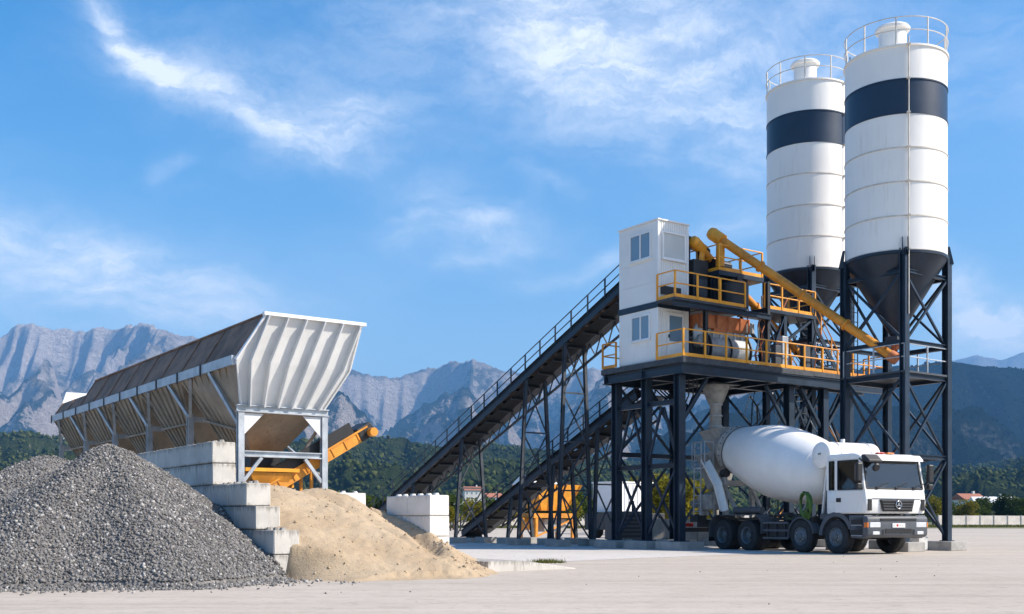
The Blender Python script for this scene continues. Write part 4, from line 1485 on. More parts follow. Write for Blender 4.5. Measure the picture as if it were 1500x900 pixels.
    guardrail(t, [(2.0, 4.4, DZ), (6.8, 4.4, DZ), (6.8, 1.1, DZ)], 0.95, 'yellow_worn')
    # --- upper walkway round the cabin
    UZ = 9.03
    MB().bx(-0.12, 3.55, 0.40, 1.40, UZ - 0.10, UZ - 0.02).build('walkway_plate', 'grate', t)
    isec('walkway_beam', (-0.12, 0.50, UZ - 0.21), (5.0, 0.50, UZ - 0.21), 0.12, 0.20, 'navy', t)
    isec('walkway_beam', (1.6, 3.3, UZ - 0.21), (5.0, 3.3, UZ - 0.21), 0.12, 0.20, 'navy', t)
    guardrail(t, [(-0.08, 1.36, UZ), (-0.08, 0.44, UZ), (2.15, 0.44, UZ)], 0.93)
    guardrail(t, [(2.2, 0.44, UZ), (3.5, 0.44, UZ)], 0.93)
    for (x, y, z0_, z1_) in ((1.62, 0.62, DZ, UZ - .31), (1.62, 3.3, DZ, UZ - .31), (4.95, 0.62, DZ, 10.2), (4.95, 3.3, DZ, 10.2), (3.3, .62, UZ, 10.2), (2.6, 3.2, UZ, 10.2), (2.65, 1.0, UZ, 10.2)):
        isec('upright', (x, y, z0_), (x, y, z1_), 0.14, 0.14, 'darksteel', t, (0, 1, 0), 0.02)
    # --- top platform
    TZ = 10.42
    MB().bx(2.55, 5.0, 0.85, 3.3, TZ - 0.20, TZ - 0.02).build('platform_plate', 'navy', t, bevel=0.01)
    guardrail(t, [(2.6, 3.2, TZ), (2.6, 0.9, TZ), (4.95, 0.9, TZ), (4.95, 3.2, TZ)], 0.95)
    # --- side platform towards the silos
    SZ = 9.28
    MB().bx(5.05, 8.1, 0.85, 2.3, SZ - 0.16, SZ - 0.02).build('platform_plate', 'navy', t, bevel=0.01)
    guardrail(t, [(5.1, 0.9, SZ), (8.05, 0.9, SZ), (8.05, 2.25, SZ)], 0.95)
    for y in (0.98, 2.15):
        isec('upright', (6.3, y, DZ), (6.3, y, SZ - .18), 0.16, 0.16, 'navy', t, (0, 1, 0), 0.02)
        bar('knee_brace', (6.38, y, 8.1), (7.9, y, SZ - .2), 0.10, 0.10, 'navy', t)
        bar('knee_brace', (6.22, y, 8.1), (5.1, y, SZ - .2), 0.10, 0.10, 'navy', t)
    bar('brace', (4.98, 0.7, 7.0), (6.25, 0.95, 9.0), 0.07, 0.07, 'navy', t)
    bar('brace', (4.98, 0.76, 9.0), (6.25, 0.99, 7.0), 0.07, 0.07, 'navy', t)
    # --- stair from the side platform down to the deck and on to the ground behind the truck
    def stair(p, q, wd):
        p, q = Vector(p), Vector(q)
        st_ = MB().beam(p + Vector((0, -wd / 2, 0)), q + Vector((0, -wd / 2, 0)), 0.05, 0.20).beam(p + Vector((0, wd / 2, 0)), q + Vector((0, wd / 2, 0)), 0.05, 0.20).build('stair', 'navy', t)
        n_ = int(abs(p.z - q.z) / 0.22)
        tr = MB().bx(-.12, .12, -wd / 2 + .03, wd / 2 - .03, -.015, .015).mesh('tread', 'galv')
        for k_ in range(n_):
            inst('tread', tr, st_, p.lerp(q, (k_ + .5) / n_))
        for s in (-1, 1):
            o = Vector((0, s * wd / 2, 0))
            MB().tube(p + o + Vector((0, 0, .9)), q + o + Vector((0, 0, .9)), 0.024, 6).tube(p + o + Vector((0, 0, .5)), q + o + Vector((0, 0, .5)), 0.02, 6).build('stair_rail', 'yellow_worn' if s < 0 else 'navy', st_)
            for k_ in range(4):
                pp = p.lerp(q, k_ / 3) + o
                MB().bx(pp.x - .02, pp.x + .02, pp.y - .02, pp.y + .02, pp.z, pp.z + .9).build('post', 'yellow_worn' if s < 0 else 'navy', st_)
    stair((8.15, 1.55, SZ), (10.1, 1.55, DZ), 0.7)
    stair((7.5, 2.0, DZ - .1), (10.9, 2.0, 3.3), 0.75)
    MB().bx(10.8, 12.0, 1.6, 3.4, 3.2, 3.3).build('landing_plate', 'grate', t)
    stair((10.9, 3.0, 3.2), (7.6, 3.0, 0.1), 0.75)
    # cable trays, hoses and pipes under the deck
    rr = random.Random(3)
    for k in range(10):
        x0 = rr.uniform(5.4, 8.6)
        y0 = rr.uniform(0.9, 3.6)
        pts = []
        z = 6.25
        p = Vector((x0, y0, z))
        for j in range(9):
            pts.append(tuple(p))
            p = p + Vector((rr.uniform(-.35, .35), rr.uniform(-.25, .25), -rr.uniform(.3, .62)))
        MB().path(pts, rr.choice([.022, .03, .04]), 6).build('hose', rr.choice(['darksteel', 'black', 'galv', 'navy_dust']), t, smooth=60)
    # cables and pipes on the decks
    for k in range(12):
        x0, y0 = rr.uniform(4.6, 8.2), rr.uniform(.7, 2.2)
        z1_ = rr.uniform(8.2, 10.0)
        pts = [(x0, y0, DZ)]
        for j in range(5):
            pts.append((x0 + rr.uniform(-.25, .25) + .06 * j, y0 + rr.uniform(-.15, .15), DZ + (z1_ - DZ) * (j + 1) / 5))
        MB().path(pts, rr.choice([.018, .025, .035]), 6).build('cable', rr.choice(['darksteel', 'black', 'galv', 'orange_rust']), t, smooth=60)
    for (x, y, h_) in ((5.3, .5, .9), (5.75, .55, 1.3), (7.1, .6, 1.1)):
        cb = MB().bx(x - .17, x + .17, y - .12, y + .12, DZ, DZ + h_).build('switch_cabinet', rr.choice(['galv', 'navy_dust']), t, bevel=.015)
    for k in range(5):
        x0 = 0.9 + k * .22
        MB().path([(x0, 1.2, 6.3), (x0 + .1, 1.3, 5.7), (x0 + .5, 2.0, 5.3), (x0 + 1.2, 3.0, 5.6), (x0 + 1.4, 4.0, 6.2)], 0.03, 6).build('hose', 'darksteel', t, smooth=60)
    return t


build_tower()


# ================================================================== cabins
def window_unit(parent, c, half_w, half_h, face, panes=2, blind=False, deep=0.05):
    """window on a cabin wall; face 'x-' looks to local -x, 'y-' to local -y; c = centre on the wall surface"""
    fr = MB()
    t_ = 0.055

    def put(mb, u0, u1, v0, v1, d0, d1):
        if face == 'x-':
            mb.bx(c[0] - d1, c[0] - d0, c[1] + u0, c[1] + u1, c[2] + v0, c[2] + v1)
        else:
            mb.bx(c[0] + u0, c[0] + u1, c[1] - d1, c[1] - d0, c[2] + v0, c[2] + v1)
    put(fr, -half_w, half_w, half_h - t_, half_h, 0.002, deep)
    put(fr, -half_w, half_w, -half_h, -half_h + t_, 0.002, deep)
    put(fr, -half_w, -half_w + t_, -half_h + t_, half_h - t_, 0.002, deep)
    put(fr, half_w - t_, half_w, -half_h + t_, half_h - t_, 0.002, deep)
    wdo = fr.build('window', 'white', parent)
    iw = (half_w - t_)
    if panes == 2:
        mm = MB()
        put(mm, -0.03, 0.03, -half_h + t_, half_h - t_, 0.002, deep * .85)
        mm.build('mullion', 'white', wdo)
        rng = [(-iw, -0.03), (0.03, iw)]
    else:
        rng = [(-iw, iw)]
    for (u0, u1) in rng:
        pm = MB()
        put(pm, u0, u1, -half_h + t_, half_h - t_, 0.002, 0.012)
        pm.build('pane', 'blind' if blind else 'pane', wdo)
    sm = MB()
    put(sm, -half_w - .03, half_w + .03, -half_h - .045, -half_h - .002, 0.002, deep + .03)
    sm.build('sill', 'white', wdo)
    return wdo


def ribbed_wall(x0, x1, y, z0, z1, pitch=0.11, out=0.022):
    """trapezoidal profiled sheet facing -y"""
    pts = []
    x = x0
    while x < x1 - 1e-6:
        for (f, o) in ((0, 0), (.30, 0), (.42, 1), (.78, 1), (.90, 0)):
            xx = x + f * pitch
            if xx < x1:
                pts.append((xx, y - o * out))
        x += pitch
    pts.append((x1, y))
    mb = MB()
    n = len(pts)
    vs = [(px_, py_, z0) for px_, py_ in pts] + [(px_, py_, z1) for px_, py_ in pts]
    mb.add(vs, [(k, k + 1, n + k + 1, n + k) for k in range(n - 1)])
    return mb


def build_cabins():
    base = plant(0, 0, 0)
    X0, X1, Y0, Y1 = 0.02, 1.52, 1.42, 3.57
    # lower cabin
    t = thing('control_cabin', 'lower white control cabin with glazed door on the railed deck', 'cabin', plant(X0, Y0, 6.875), ROT)
    W, D, H = X1 - X0, Y1 - Y0, 1.93
    MB().bx(0.03, W, 0.03, D, 0.0, H).build('wall_box', 'cabin', t)
    for k in range(2):
        MB().bx(0.0, 0.028, k * D / 2 + .004, (k + 1) * D / 2 - .004, 0.02, H).build('side_panel', 'cabin', t)
    ribbed_wall(0.03, W, 0.025, 0.02, H).build('profiled_sheet', 'cabin', t)
    for (x, y) in ((0.02, 0.015), (W - 0.02, 0.015)):
        MB().bx(x - .04, x + .04, y - .03, y + .04, 0.0, H).build('corner_trim', 'white', t)
    window_unit(t, (0.0, 0.93, 1.30), 0.52, 0.47, 'x-')
    dr = MB().bx(0.42, 1.24, -0.045, -0.002, 0.03, 1.80).build('door', 'white', t, bevel=0.01)
    MB().bx(0.52, 1.14, -0.062, -0.047, 0.75, 1.68).build('pane', 'pane', dr)
    MB().bx(0.52, 1.14, -0.060, -0.047, 0.12, 0.66).build('kick_panel', 'cabin', dr)
    MB().bx(0.46, 0.50, -0.10, -0.047, 0.86, 0.98).build('handle', 'darksteel', dr)
    # upper cabin
    t = thing('control_cabin', 'upper white cabin with profiled sheet front stacked over the lower cabin', 'cabin', plant(X0, Y0, 8.81), ROT)
    MB().bx(-0.03, W + 0.03, -0.02, D + 0.05, 0.0, 0.22).build('floor_beam', 'navy', t, bevel=0.01)
    H0, H = 0.225, 3.18
    MB().bx(0.03, W, 0.03, D, H0, H).build('wall_box', 'cabin', t)
    zs = [H0, 0.95, 1.75, H]
    for a_, b_ in zip(zs, zs[1:]):
        MB().bx(0.0, 0.028, 0.004, D, a_ + .003, b_ - .003).build('side_panel', 'cabin', t)
    ribbed_wall(0.03, W, 0.025, H0, H).build('profiled_sheet', 'cabin', t)
    for (x, y) in ((0.02, 0.015), (W - 0.02, 0.015)):
        MB().bx(x - .04, x + .04, y - .03, y + .04, H0, H).build('corner_trim', 'white', t)
    MB().bx(-0.05, W + 0.05, -0.05, D + 0.05, H + .002, H + 0.05).build('roof', 'white', t)
    window_unit(t, (0.0, 0.94, 2.37), 0.58, 0.50, 'x-')
    window_unit(t, (0.76, 0.0, 2.30), 0.58, 0.50, 'y-', 1, True, 0.06)
    MB().bx(0.12, 1.1, -0.05, -0.002, 0.50, 0.80).build('cable_tray', 'darksteel', t)
    # grey duct beside the cabin
    t = thing('dust_duct', 'narrow grey sheet metal duct beside the upper cabin', 'duct', plant(1.62, 1.9, 8.85), ROT)
    MB().bx(0, 0.5, 0, 1.2, 0.0, 2.85).build('duct_box', 'navy_dust', t, bevel=0.02)
    MB().bx(-0.04, 0.56, -0.05, 1.25, 2.86, 2.93).build('duct_cap', 'navy_dust', t)
    MB().tube((0.45, 0.1, 2.93), (0.45, 0.1, 3.05), 0.05, 8).build('lamp_stub', 'yellow_worn', t)


build_cabins()


# ================================================================== mixer and what feeds it
def build_mixer():
    t = thing('concrete_mixer', 'grey twin shaft concrete mixer behind the yellow rail of the deck', 'mixer', plant(3.3, 1.9, 6.875), ROT)
    prof = [(0.62, 0.0), (0.66, 0.03), (0.66, 2.1), (0.62, 2.13)]
    MB().lathe(prof, 28, (-1.05, -0.28, 0.62), (1, 0, 0)).build('trough', 'mixer', t, smooth=40)
    MB().lathe(prof, 28, (-1.05, 0.42, 0.62), (1, 0, 0)).build('trough', 'mixer', t, smooth=40)
    for x in (-1.07, 0.0, 1.07):
        MB().lathe([(0.60, 0), (0.72, 0), (0.72, 0.05), (0.60, 0.05)], 28, (x, -0.28, 0.62), (1, 0, 0), False, False).build('flange', 'darksteel', t, smooth=30)
    MB().bx(-1.0, 1.0, -0.75, 0.85, 1.05, 1.32).build('cover', 'dusty', t, bevel=0.04)
    MB().bx(-1.0, 1.0, -0.85, 0.95, 0.0, 0.16).build('bed_frame', 'darksteel', t)
    MB().bx(-1.75, -1.1, -0.6, 0.1, 0.1, 0.95).build('gearbox', 'darksteel', t, bevel=0.05)
    MB().tube((-1.42, -0.9, 0.85), (-1.42, -0.2, 0.85), 0.24, 18).build('motor', 'mixer', t, smooth=40)
    MB().lathe([(0.42, 0), (0.46, .03), (0.46, .10), (0.42, .13)], 24, (-1.25, -0.75, 1.15), (0, 1, 0)).build('pulley_guard', 'galv', t, smooth=40)
    MB().tube((1.15, -0.3, 0.62), (1.5, -0.3, 0.62), 0.2, 14).build('bearing', 'orange_rust', t, smooth=40)
    for k in range(5):
        MB().bx(-0.8 + k * .38, -0.72 + k * .38, -0.80, -0.755, 1.0, 1.3).build('clamp', 'galv', t)
    # charging hopper above
    t = thing('charging_hopper', 'rust orange charging hopper mounted above the concrete mixer', 'hopper', plant(1.75, 1.0, 8.10), ROT)
    MB().bx(0.0, 0.75, 0.0, 1.4, 0.12, 0.62).build('inlet_box', 'orange_rust', t, bevel=0.02)
    MB().add([(0.76, -.05, .62), (2.55, -.05, .62), (2.55, 1.5, .62), (.76, 1.5, .62), (.78, .1, 0.0), (2.3, .1, 0.13), (2.3, 1.3, 0.13), (.78, 1.3, 0.0)],
             [(0, 1, 2, 3), (0, 4, 5, 1), (1, 5, 6, 2), (2, 6, 7, 3), (3, 7, 4, 0), (4, 7, 6, 5)]).build('funnel', 'orange_rust', t)
    for x in (0.8, 1.4, 2.0, 2.5):
        MB().bx(x - .03, x + .03, -.09, -.052, .12, .62).build('stiffener', 'orange_rust', t)
    MB().bx(2.56, 3.0, 0.1, 1.2, 0.15, 0.55).build('dust_box', 'dusty', t, bevel=0.03)
    # weigh hoppers and drives on the walkway level
    t = thing('weigh_hopper', 'dark steel weigh hopper housing below the top platform', 'hopper', plant(1.75, 1.15, 9.05), ROT)
    MB().bx(0.0, 0.75, 0.2, 1.9, 0.0, 1.75).build('housing', 'darksteel', t, bevel=0.03)
    MB().bx(0.85, 2.85, 0.15, 1.9, 0.0, 1.14).build('housing', 'darksteel', t, bevel=0.03)
    MB().lathe([(0.5, 0), (0.55, .05), (.55, .9), (.3, 1.1)], 22, (1.75, -.15, 0.0), (0, 0, 1)).build('weigh_drum', 'truck_dark', t, smooth=40)
    for k in range(4):
        MB().bx(0.9 + k * .5, 0.96 + k * .5, 0.10, 0.148, 0.05, 1.1).build('stiffener', 'navy', t)
    MB().bx(0.1, 0.6, 0.12, 0.198, 0.35, 1.0).build('access_panel', 'navy_dust', t)
    # filter boxes and motors on the top platform
    t = thing('dust_filter', 'dark dust filter unit standing on the top platform', 'filter', plant(2.8, 1.5, 10.42), ROT)
    MB().bx(0.0, 1.1, 0.3, 1.4, 0.0, 0.62).build('filter_box', 'truck_dark', t, bevel=0.05)
    MB().tube((0.2, 0.1, 0.35), (1.0, 0.1, 0.35), 0.24, 18).build('fan_motor', 'darksteel', t, smooth=40)
    MB().bx(1.2, 1.9, 0.1, 0.9, 0.0, 0.4).build('drive_box', 'darksteel', t, bevel=0.04)
    MB().path([(0.3, 0.4, .6), (.2, .3, .95), (-.1, .2, 1.05), (-.45, .2, .8), (-.5, .2, .2)], 0.05, 8).build('hose', 'black', t, smooth=60)
    # discharge chute over the truck
    t = thing('discharge_chute', 'cement stained discharge cone and pipe hanging over the truck hopper', 'chute', plant(3.45, 1.9, 4.45), ROT)
    MB().lathe([(0.52, 1.80), (0.52, 1.70), (0.30, 1.15), (0.22, 1.05)], 26, (0, 0, 0), (0, 0, 1), False, False).build('cone', 'dusty', t, smooth=35)
    MB().lathe([(0.22, 1.05), (0.235, 0.15), (0.21, 0.0), (0.19, 0.02), (0.2, 1.0)], 26, (0, 0, 0), (0, 0, 1), False, False).build('rubber_sleeve', 'dusty', t, smooth=35)
    for z in (0.2, 0.6, 1.04):
        MB().lathe([(0.22, z), (0.27, z), (0.27, z + .05), (0.22, z + .05)], 26, (0, 0, 0), (0, 0, 1), False, False).build('clamp_ring', 'galv', t, smooth=35)
    MB().bx(-0.75, 0.75, -0.6, 0.6, 1.80, 1.84).build('flange_plate', 'darksteel', t)


build_mixer()


def build_screw(label, p0, p1, feed, r=0.16):
    """yellow tube conveyor from its foot p0 up to its drive head p1; feed = silo outlet"""
    p0, p1 = Vector(p0), Vector(p1)
    t = thing('screw_conveyor', label, 'screw conveyor', (p0.x, p0.y, p0.z))
    a, b = Vector((0, 0, 0)), p1 - p0
    d = b.normalized()
    n = 4
    for k in range(n):
        q0, q1 = a.lerp(b, k / n), a.lerp(b, (k + 1) / n)
        MB().tube(q0 + d * .01, q1 - d * .01, r, 20).build('tube_section', 'yellow_worn', t, smooth=40)
        MB().tube(q1 - d * .035, q1 + d * .035, r * 1.35, 20).build('flange', 'yellow_worn', t, smooth=40)
    hd = MB().tube(b - d * .1, b + d * .42, r * 1.5, 18).build('drive_head', 'yellow', t, smooth=40)
    MB().lathe([(0.02, .62), (r * 1.2, .55), (r * 1.55, .40)], 18, b, d, False, False).build('head_cap', 'yellow', t, smooth=40)
    MB().tube(b - Vector((0, 0, r)), b - Vector((0.02, 0, 1.05)), r * 1.05, 16).build('outlet_spout', 'yellow', t, smooth=40)
    s = d.cross(Vector((0, 0, 1))).normalized()
    MB().tube(b + d * .1 + s * .1, b + d * .1 + s * .55 + Vector((0, 0, .12)), .12, 14).build('motor', 'yellow', t, smooth=40)
    f = Vector(feed) - p0
    MB().path([f, f + Vector((0, 0, -.25)), (f + Vector((0, 0, -.25))).lerp(d * .3, .6), d * .3], r * 0.9, 14).build('inlet_spout', 'orange_rust', t, smooth=50)
    MB().tube(-d * .25, d * .05, r * 1.25, 18).build('end_cap', 'orange_rust', t, smooth=40)
    return t


# ================================================================== silos
SILO_R = Vector((13.6, 38.74, 0))
SILO_L = Vector((12.45, 46.0, 0))


def build_silo(label, c, rad, zb, zt, z_tip, side, plat_z, levels, ladder_ang, la2):
    t = thing('cement_silo', label, 'silo', c, ROT)
    n = 64
    H = (zt - zb) / 6
    for k in range(6):
        z0, z1 = zb + k * H, zb + (k + 1) * H
        MB().lathe([(rad, z0 + .004), (rad, z1 - .004)], n, cap0=False, cap1=False).build('shell_course', 'navy_band' if k == 4 else 'silo', t, smooth=40)
        MB().lathe([(rad - .01, z0 - .025), (rad + .022, z0 - .022), (rad + .022, z0 + .022), (rad - .01, z0 + .025)], n, cap0=False, cap1=False).build('seam_ring', 'seam' if k not in (4, 5) else 'navy_band', t, smooth=30)
    MB().lathe([(rad + .05, zt - .03), (rad + .05, zt + .03), (rad * .6, zt + .12), (0.4, zt + .2)], n, cap0=True, cap1=True).build('roof', 'silo', t, smooth=30)
    MB().lathe([(0.14, z_tip), (rad - .02, zb - .12), (rad + .03, zb - .10), (rad + .03, zb - .005)], n, cap0=True, cap1=False).build('cone', 'navy', t, smooth=35)
    ang_b = math.atan2(1, 1)
    # vent filter on the roof
    vo = Vector((-.10, .05, 0))
    MB().lathe([(0.47, zt + .05), (0.47, zt + 1.16)], 32, vo, cap0=False, cap1=False).build('vent_filter', 'silo', t, smooth=40)
    MB().lathe([(0.47, zt + 1.14), (0.58, zt + 1.16), (0.60, zt + 1.24), (0.55, zt + 1.30), (0.2, zt + 1.34)], 32, vo, cap0=True).build('filter_cap', 'silo', t, smooth=30)
    # guard rail round the roof
    ring = [(math.cos(2 * math.pi * k / 40) * (rad + .02), math.sin(2 * math.pi * k / 40) * (rad + .02), zt + .03) for k in range(40)]
    mb = MB()
    for zz in (.92, .48):
        mb.path([(x, y, z + zz) for x, y, z in ring], .017, 6, True)
    g = mb.build('guardrail', 'seam', t, smooth=60)
    pm = MB().bx(-.018, .018, -.018, .018, 0, .92).mesh('post', 'seam')
    for k in range(0, 40, 4):
        inst('post', pm, g, ring[k])
    # ladder / fill pipe up the side
    la = ladder_ang
    lx, ly = math.cos(la), math.sin(la)
    MB().tube((lx * (rad + .09), ly * (rad + .09), zb - 2.2), (lx * (rad + .09), ly * (rad + .09), zt + .25), .022, 8).build('fill_pipe', 'seam', t, smooth=50)
    for k in range(7):
        z = zb + k * H
        MB().beam((lx * rad, ly * rad, z), (lx * (rad + .12), ly * (rad + .12), z), .12, .05).build('pipe_clamp', 'seam', t)
    # ladder on the inner side, dark
    lx, ly = math.cos(la2), math.sin(la2)
    sx_, sy_ = -ly * .2, lx * .2
    lm = MB()
    for s in (-1, 1):
        lm.tube((lx * (rad + .18) + s * sx_, ly * (rad + .18) + s * sy_, plat_z), (lx * (rad + .18) + s * sx_, ly * (rad + .18) + s * sy_, zt + .95), .022, 6)
    lo_ = lm.build('ladder', 'darksteel', t)
    rg = MB().tube((-sx_, -sy_, 0), (sx_, sy_, 0), .016, 5).mesh('rung', 'darksteel')
    z = plat_z + .3
    while z < zt + .6:
        inst('rung', rg, lo_, (lx * (rad + .18), ly * (rad + .18), z))
        z += .35
    # frame
    h = side / 2
    cn = [(-h, -h), (h, -h), (h, h), (-h, h)]
    for (x, y) in cn:
        isec('leg', (x, y, .33), (x, y, zb + .06), .24, .24, 'navy', t, (0, 1, 0), .03)
        ft = MB().bx(x - .48, x + .48, y - .48, y + .48, 0, .33).build('footing', 'concrete_d', t, bevel=.03)
        MB().bx(x - .18, x + .18, y - .18, y + .18, .332, .36).build('base_plate', 'navy', ft)
        dv = Vector((x, y, 0)).normalized()
        for off in (-.09, .09):
            pv_ = Vector((-dv.y, dv.x, 0)) * off
            q = Vector((x, y, 0)) + dv * .06 + pv_
            MB().prism([q + Vector((0, 0, zb - .2)), q + dv * .16 + Vector((0, 0, zb - .2)), q + dv * .02 + Vector((0, 0, zb + .42)), q - dv * .05 + Vector((0, 0, zb + .42))], Vector((-dv.y, dv.x, 0)) * .02).build('bracket', 'navy', t)
    for i in range(4):
        (x0, y0), (x1, y1) = cn[i], cn[(i + 1) % 4]
        d = Vector((x1 - x0, y1 - y0, 0)).normalized()
        nrm = Vector((d.y, -d.x, 0))
        a, b = Vector((x0, y0, 0)) + d * .13, Vector((x1, y1, 0)) - d * .13
        for z in levels[1:-1] + [levels[-1]]:
            isec('tie_beam', a + Vector((0, 0, z)), b + Vector((0, 0, z)), .12, .14, 'navy', t)
        for z0, z1 in zip(levels, levels[1:]):
            zz0, zz1 = z0 + .12, z1 - .12
            if z1 - z0 < 1.3:
                continue
            bar('brace', a + Vector((0, 0, zz0)) + nrm * .04, b + Vector((0, 0, zz1)) + nrm * .04, .075, .075, 'navy', t)
            bar('brace', b + Vector((0, 0, zz0)) - nrm * .04, a + Vector((0, 0, zz1)) - nrm * .04, .075, .075, 'navy', t)
    # service platform between the legs
    MB().bx(-h - .1, h + .1, -h - .1, h + .1, plat_z + .085, plat_z + .15).build('platform_plate', 'navy_dust', t)
    guardrail(t, [(-h - .05, h, plat_z + .15), (-h - .05, -h - .05, plat_z + .15), (h + .05, -h - .05, plat_z + .15), (h + .05, h, plat_z + .15)], .92, 'galv', 1.2, False, r=.02)
    # slide gate at the cone tip
    MB().bx(-.26, .26, -.26, .26, z_tip - .22, z_tip + .02).build('slide_gate', 'navy_dust', t)
    MB().tube((0, 0, z_tip - .42), (0, 0, z_tip - .22), .15, 14).build('outlet', 'orange_rust', t, smooth=40)
    return t


# local angle of a world direction
def loc_ang(wx, wy):
    return math.atan2(wy, wx) - ROT


build_silo('white cement silo with navy band standing beside the truck cab on an open steel frame', SILO_R, 1.72, 10.25, 17.2, 7.55, 2.45, 6.0,
           [0.45, 3.25, 6.0, 7.15, 9.55], loc_ang(-0.10, -1.0), loc_ang(-.5, .85))
build_silo('white navy banded cement silo behind the railed deck of the mixing tower', SILO_L, 1.68, 11.36, 19.0, 8.75, 2.40, 7.2,
           [0.45, 3.4, 7.2, 8.4, 10.6], loc_ang(0.75, -0.8), loc_ang(.95, -.12))
build_screw('long yellow screw conveyor sloping from the top platform to the silo beside the truck', (13.12, 37.78, 6.75), tuple(plant(3.1, 1.3, 11.7)), (13.6, 38.74, 7.15))
build_screw('yellow screw conveyor running down behind the deck rail to the rear silo', (12.2, 45.5, 7.75), tuple(plant(2.5, 1.75, 11.35)), (12.45, 46.0, 8.35), 0.15)
# ================================================================== mixer truck
TRUCK_YAW = math.atan2(-0.9, 0.438)


def build_truck():
    T = thing('mixer_truck', 'white eight wheeled concrete mixer truck parked under the mixing tower', 'truck', (11.9, 33.85, 0), TRUCK_YAW)
    # local: x forward (front bumper at 0), y left, z up; the camera sees the right side (y < 0)
    RW = 0.53
    axles = [-1.30, -2.95, -5.75, -7.15]

    # ---- chassis
    for s in (-1, 1):
        MB().hsec((-0.5, s * .40, .92), (-9.2, s * .40, .92), .08, .26, .02).build('chassis_rail', 'truck_dark', T)
    for x in (-2.1, -3.8, -4.9, -6.4, -8.0, -9.1):
        MB().bx(x - .05, x + .05, -.36, .36, .84, 1.0).build('cross_member', 'truck_dark', T)
    for x in axles:
        MB().tube((x, -.95, RW), (x, .95, RW), .09, 12).build('axle', 'truck_dark', T, smooth=40)
        if x < -4:
            MB().lathe([(.12, -.3), (.24, -.15), (.27, 0), (.24, .15), (.12, .3)], 16, (x, 0, RW), (0, 1, 0)).build('differential', 'truck_dark', T, smooth=50)
        for s in (-1, 1):
            MB().beam((x - .6, s * .52, .70), (x + .6, s * .52, .70), .09, .12).build('leaf_spring', 'truck_dark', T)

    # ---- wheels
    def wheel_meshes(dual):
        hw = .155
        prof = [(.30, -hw + .01), (.36, -hw - .01), (.47, -hw - .005), (.515, -hw + .03), (RW - .012, -hw + .06), (RW - .012, hw - .06), (.515, hw - .03), (.47, hw + .005), (.36, hw + .01), (.30, hw - .01)]
        mb = MB().lathe(prof, 44, (0, 0, 0), (0, 1, 0), False, False)
        for k in range(44):          # tread lugs
            a = 2 * math.pi * k / 44
            c_, s_ = math.cos(a), math.sin(a)
            for (y0, y1, sh) in ((-hw + .025, -.01, 0), (.01, hw - .025, .05)):
                a2 = a + sh
                c2, s2 = math.cos(a2), math.sin(a2)
                rad_ = Vector((c2, 0, s2))
                tan_ = Vector((-s2, 0, c2))
                o = rad_ * (RW - .006)
                e = Vector((0, 1, 0))
                vs = []
                for rr in (-.012, .012):
                    for (tt, yy) in ((-.026, y0), (.026, y0), (.026, y1), (-.026, y1)):
                        vs.append(o + rad_ * rr + tan_ * tt + e * yy)
                mb.add(vs, [(3, 2, 1, 0), (4, 5, 6, 7), (0, 1, 5, 4), (1, 2, 6, 5), (2, 3, 7, 6), (3, 0, 4, 7)])
        tyre = mb.mesh('tyre', 'rubber', 35)
        if dual:     # deep dish
            pr = [(.305, -hw), (.285, -hw + .02), (.26, -hw + .03), (.235, 0.02), (.12, .04), (.12, -.05), (.07, -.07)]
        else:        # outward dish
            pr = [(.305, -hw), (.285, -hw + .02), (.26, -hw + .05), (.235, -hw + .05), (.17, -hw - .01), (.13, -hw - .02), (.12, -hw - .07), (.06, -hw - .09)]
        rim = MB().lathe(pr, 36, (0, 0, 0), (0, 1, 0), False, True).mesh('rim', 'rim', 35)
        nb = MB()
        yy = .03 if dual else -hw - .02
        for k in range(10):
            a = 2 * math.pi * k / 10
            nb.tube((math.cos(a) * .175, yy - .03, math.sin(a) * .175), (math.cos(a) * .175, yy + .01, math.sin(a) * .175), .016, 6)
        nuts = nb.mesh('wheel_nuts', 'chrome' if not dual else 'rim')
        return tyre, rim, nuts
    front, rear = wheel_meshes(False), wheel_meshes(True)
    for i, x in enumerate(axles):
        for s in (-1, 1):
            offs = [1.08] if i < 2 else [1.10, 0.76]
            for q, oy in enumerate(offs):
                w_ = front if i < 2 else rear
                ty = inst('tyre', w_[0], T, (x, s * oy, RW + .012), (0, random.uniform(0, 6), 0))
                ty.name = 'wheel'
                if q == 0:
                    rot = (0, 0, 0) if s < 0 else (0, 0, math.pi)
                    rm = inst('rim', w_[1], ty)
                    rm.rotation_euler = rot
                    nt = inst('wheel_nuts', w_[2], ty)
                    nt.rotation_euler = rot

    # ---- mudguards
    def guard(x, r0, a0, a1, y0, y1, mat, thick=.035, name='mudguard', n=14, zc=RW):
        vs, fs = [], []
        for k in range(n + 1):
            a = R(a0 + (a1 - a0) * k / n)
            for rr in (r0, r0 + thick):
                for y in (y0, y1):
                    vs.append((x + math.cos(a) * rr, y, zc + math.sin(a) * rr))
        for k in range(n):
            o, p = k * 4, k * 4 + 4
            fs += [(o, o + 1, p + 1, p), (o + 2, p + 2, p + 3, o + 3), (o, p, p + 2, o + 2), (o + 1, o + 3, p + 3, p + 1)]
        fs += [(0, 2, 3, 1), (n * 4, n * 4 + 1, n * 4 + 3, n * 4 + 2)]
        return MB().add(vs, fs).build(name, mat, T, smooth=40)
